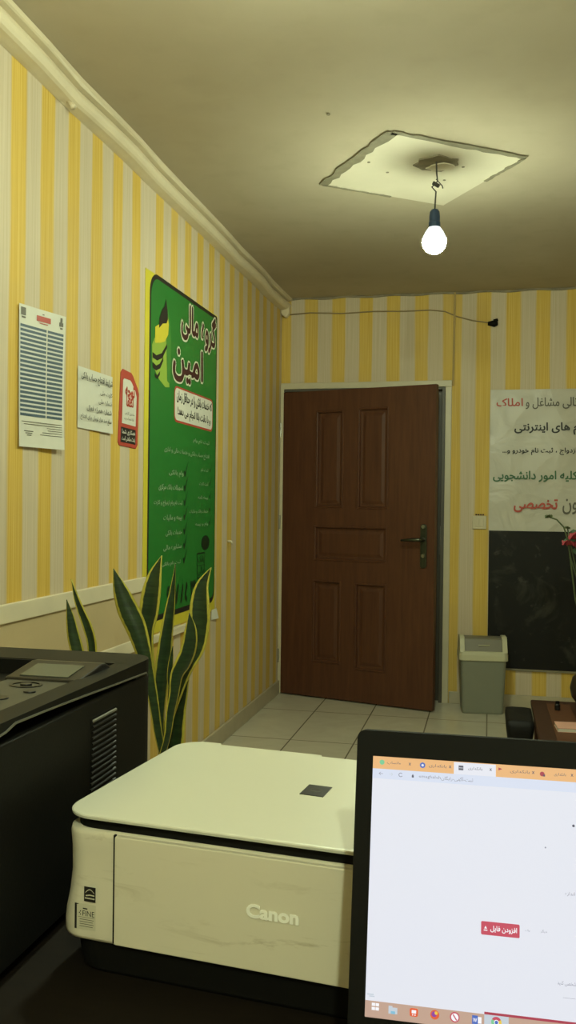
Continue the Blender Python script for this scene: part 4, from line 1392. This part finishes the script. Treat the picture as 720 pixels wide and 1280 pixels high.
spart('address_bar', ['s_bar', 's_text', 's_dark', 's_pale'], bar)
def page():
    prism(bm, rrect(0.0874, 0.1163, -0.1277, -0.1180, 0.0010), -SO - 0.0004, -SO, 'XZ', 0)
    put_text(bm, 'افزودن فایل', 0.0945, 0.1142, -0.1252, -0.1205, SO + 0.0010, 0.02, 2, 1)
    poly(bm, [(0.0894, -0.1245), (0.0922, -0.1245), (0.0922, -0.1238), (0.0894, -0.1238)], SO + 0.0010, 1)
    poly(bm, [(0.0897, -0.1230), (0.0908, -0.1210), (0.0919, -0.1230)], SO + 0.0010, 1)
    put_text(bm, 'یک', 0.1205, 0.1238, -0.1224, -0.1206, SO + 0.0006, 0.0, 1, 2)
    put_text(bm, 'دیگر', 0.1318, 0.1365, -0.1222, -0.1198, SO + 0.0006, 0.0, 1, 2)
    disc(0.1563, -0.0423, 0.0010, SO + 0.0006, 3)
    disc(0.1354, -0.0600, 0.0006, SO + 0.0006, 2)
    put_text(bm, 'اندازه', 0.1500, 0.1570, -0.0940, -0.0908, SO + 0.0006, 0.0, 1, 2)
    put_text(bm, 'شخصی کنید', 0.1440, 0.1575, -0.1580, -0.1545, SO + 0.0006, 0.0, 1, 2)
    rect(bm, 0.1480, 0.1570, -0.1662, -0.1660, SO + 0.0006, 2)
    rect(bm, 0.0015, 0.0065, -0.1800, -0.1790, SO + 0.0006, 4)
    rect(bm, 0.0030, 0.0072, -0.1812, -0.1804, SO + 0.0006, 4)
spart('page_content', ['s_red', 's_white', 's_text', 's_dark', 's_pale'], page)
def task():
    rect(bm, 0, LW, -SH, -0.1842, SO, 0)
    rect(bm, 0.0905, 0.1085, -SH, -0.1842, SO + 0.0002, 1)
    rect(bm, 0.0905, LW, -0.1842, -0.1824, SO + 0.0002, 2)
    for i in (0, 1):
        for j in (0, 1):
            rect(bm, 0.0052 + 0.0030 * i, 0.0078 + 0.0030 * i, -0.1892 - 0.0030 * j + 0.0015, -0.1866 - 0.0030 * j + 0.0015 - 0.0004, SO + 0.0002, 3)
    rect(bm, 0.0182, 0.0250, -0.1918, -0.1872, SO + 0.0002, 4)
    rect(bm, 0.0182, 0.0212, -0.1872, -0.1862, SO + 0.0002, 4)
    rect(bm, 0.0200, 0.0234, -0.1918, -0.1898, SO + 0.0004, 5)
    prism(bm, rrect(0.0345, 0.0408, -0.1918, -0.1860, 0.0014), -SO - 0.0004, -SO, 'XZ', 6)
    rect(bm, 0.0360, 0.0394, -0.1895, -0.1872, SO + 0.0006, 3)
    disc(0.0368, -0.1906, 0.0005, SO + 0.0006, 3)
    disc(0.0386, -0.1906, 0.0005, SO + 0.0006, 3)
    disc(0.0535, -0.1888, 0.0034, SO + 0.0002, 6)
    disc(0.0530, -0.1884, 0.0020, SO + 0.0004, 8)
    disc(0.0545, -0.1874, 0.0012, SO + 0.0006, 9)
    disc(0.0686, -0.1888, 0.0037, SO + 0.0002, 7)
    disc(0.0686, -0.1888, 0.0028, SO + 0.0004, 3)
    poly(bm, [(0.0668, -0.1870), (0.0676, -0.1866), (0.0704, -0.1906), (0.0696, -0.1910)], SO + 0.0006, 7)
    rect(bm, 0.0815, 0.0858, -0.1920, -0.1858, SO + 0.0002, 10)
    rect(bm, 0.0858, 0.0885, -0.1912, -0.1866, SO + 0.0002, 3)
    put_text(bm, 'W', 0.0821, 0.0852, -0.1905, -0.1876, SO + 0.0004, 0.02, 1, 3, latin=True)
    disc(0.0995, -0.1888, 0.0038, SO + 0.0004, 7, 12, 30, 150)
    disc(0.0995, -0.1888, 0.0038, SO + 0.0004, 11, 12, 150, 270)
    disc(0.0995, -0.1888, 0.0038, SO + 0.0004, 9, 12, 270, 390)
    disc(0.0995, -0.1888, 0.0018, SO + 0.0006, 3)
    disc(0.0995, -0.1888, 0.0013, SO + 0.0008, 10)
spart('taskbar', ['s_task', 's_pale', 's_redline', 's_white', 's_pale', 's_cyan', 's_orange', 's_red', 's_purple', 's_yellow', 's_blue', 's_green'], task)
# camera dot
bm = bmesh.new()
n = 14
loft(bm, [[(LW / 2 + 0.0022 * math.cos(2 * PI * i / n), y, 0.0105 + 0.0022 * math.sin(2 * PI * i / n)) for i in range(n)] for y in (-0.0009, -0.0014)])
obj('webcam', bm, 'black_gloss', ld)
# keyboard half
bm = bmesh.new()
prism(bm, rrect(-0.188, 0.188, -0.252, -0.004, 0.010), 0.003, 0.022)
kb = obj('base', bm, 'black', lt_, bevel=0.003)
bm = bmesh.new()
for r in range(6):
    for c in range(15):
        x, y = -0.165 + c * 0.0222, -0.035 - r * 0.0185
        box(bm, x, x + 0.0188, y - 0.0155, y, 0.0222, 0.0240)
obj('keys', bm, 'black_matte', kb)
bm = bmesh.new()
prism(bm, rrect(-0.055, 0.050, -0.235, -0.165, 0.004), 0.0218, 0.0225)
obj('touchpad', bm, 'black_gloss', kb)
bm = bmesh.new()
for x0, x1 in ((-0.14, -0.09), (0.09, 0.14)):
    tube(bm, [(x0, 0.001, 0.024), (x1, 0.001, 0.024)], 0.006, 12)
obj('hinge', bm, 'black_matte', kb)
bm = bmesh.new()
for x in (-0.16, 0.16):
    for y in (-0.23, -0.03):
        lathe(bm, [(0.007, 0.0), (0.007, 0.0035)], x, y, 10)
obj('rubber_feet', bm, 'black_matte', kb)
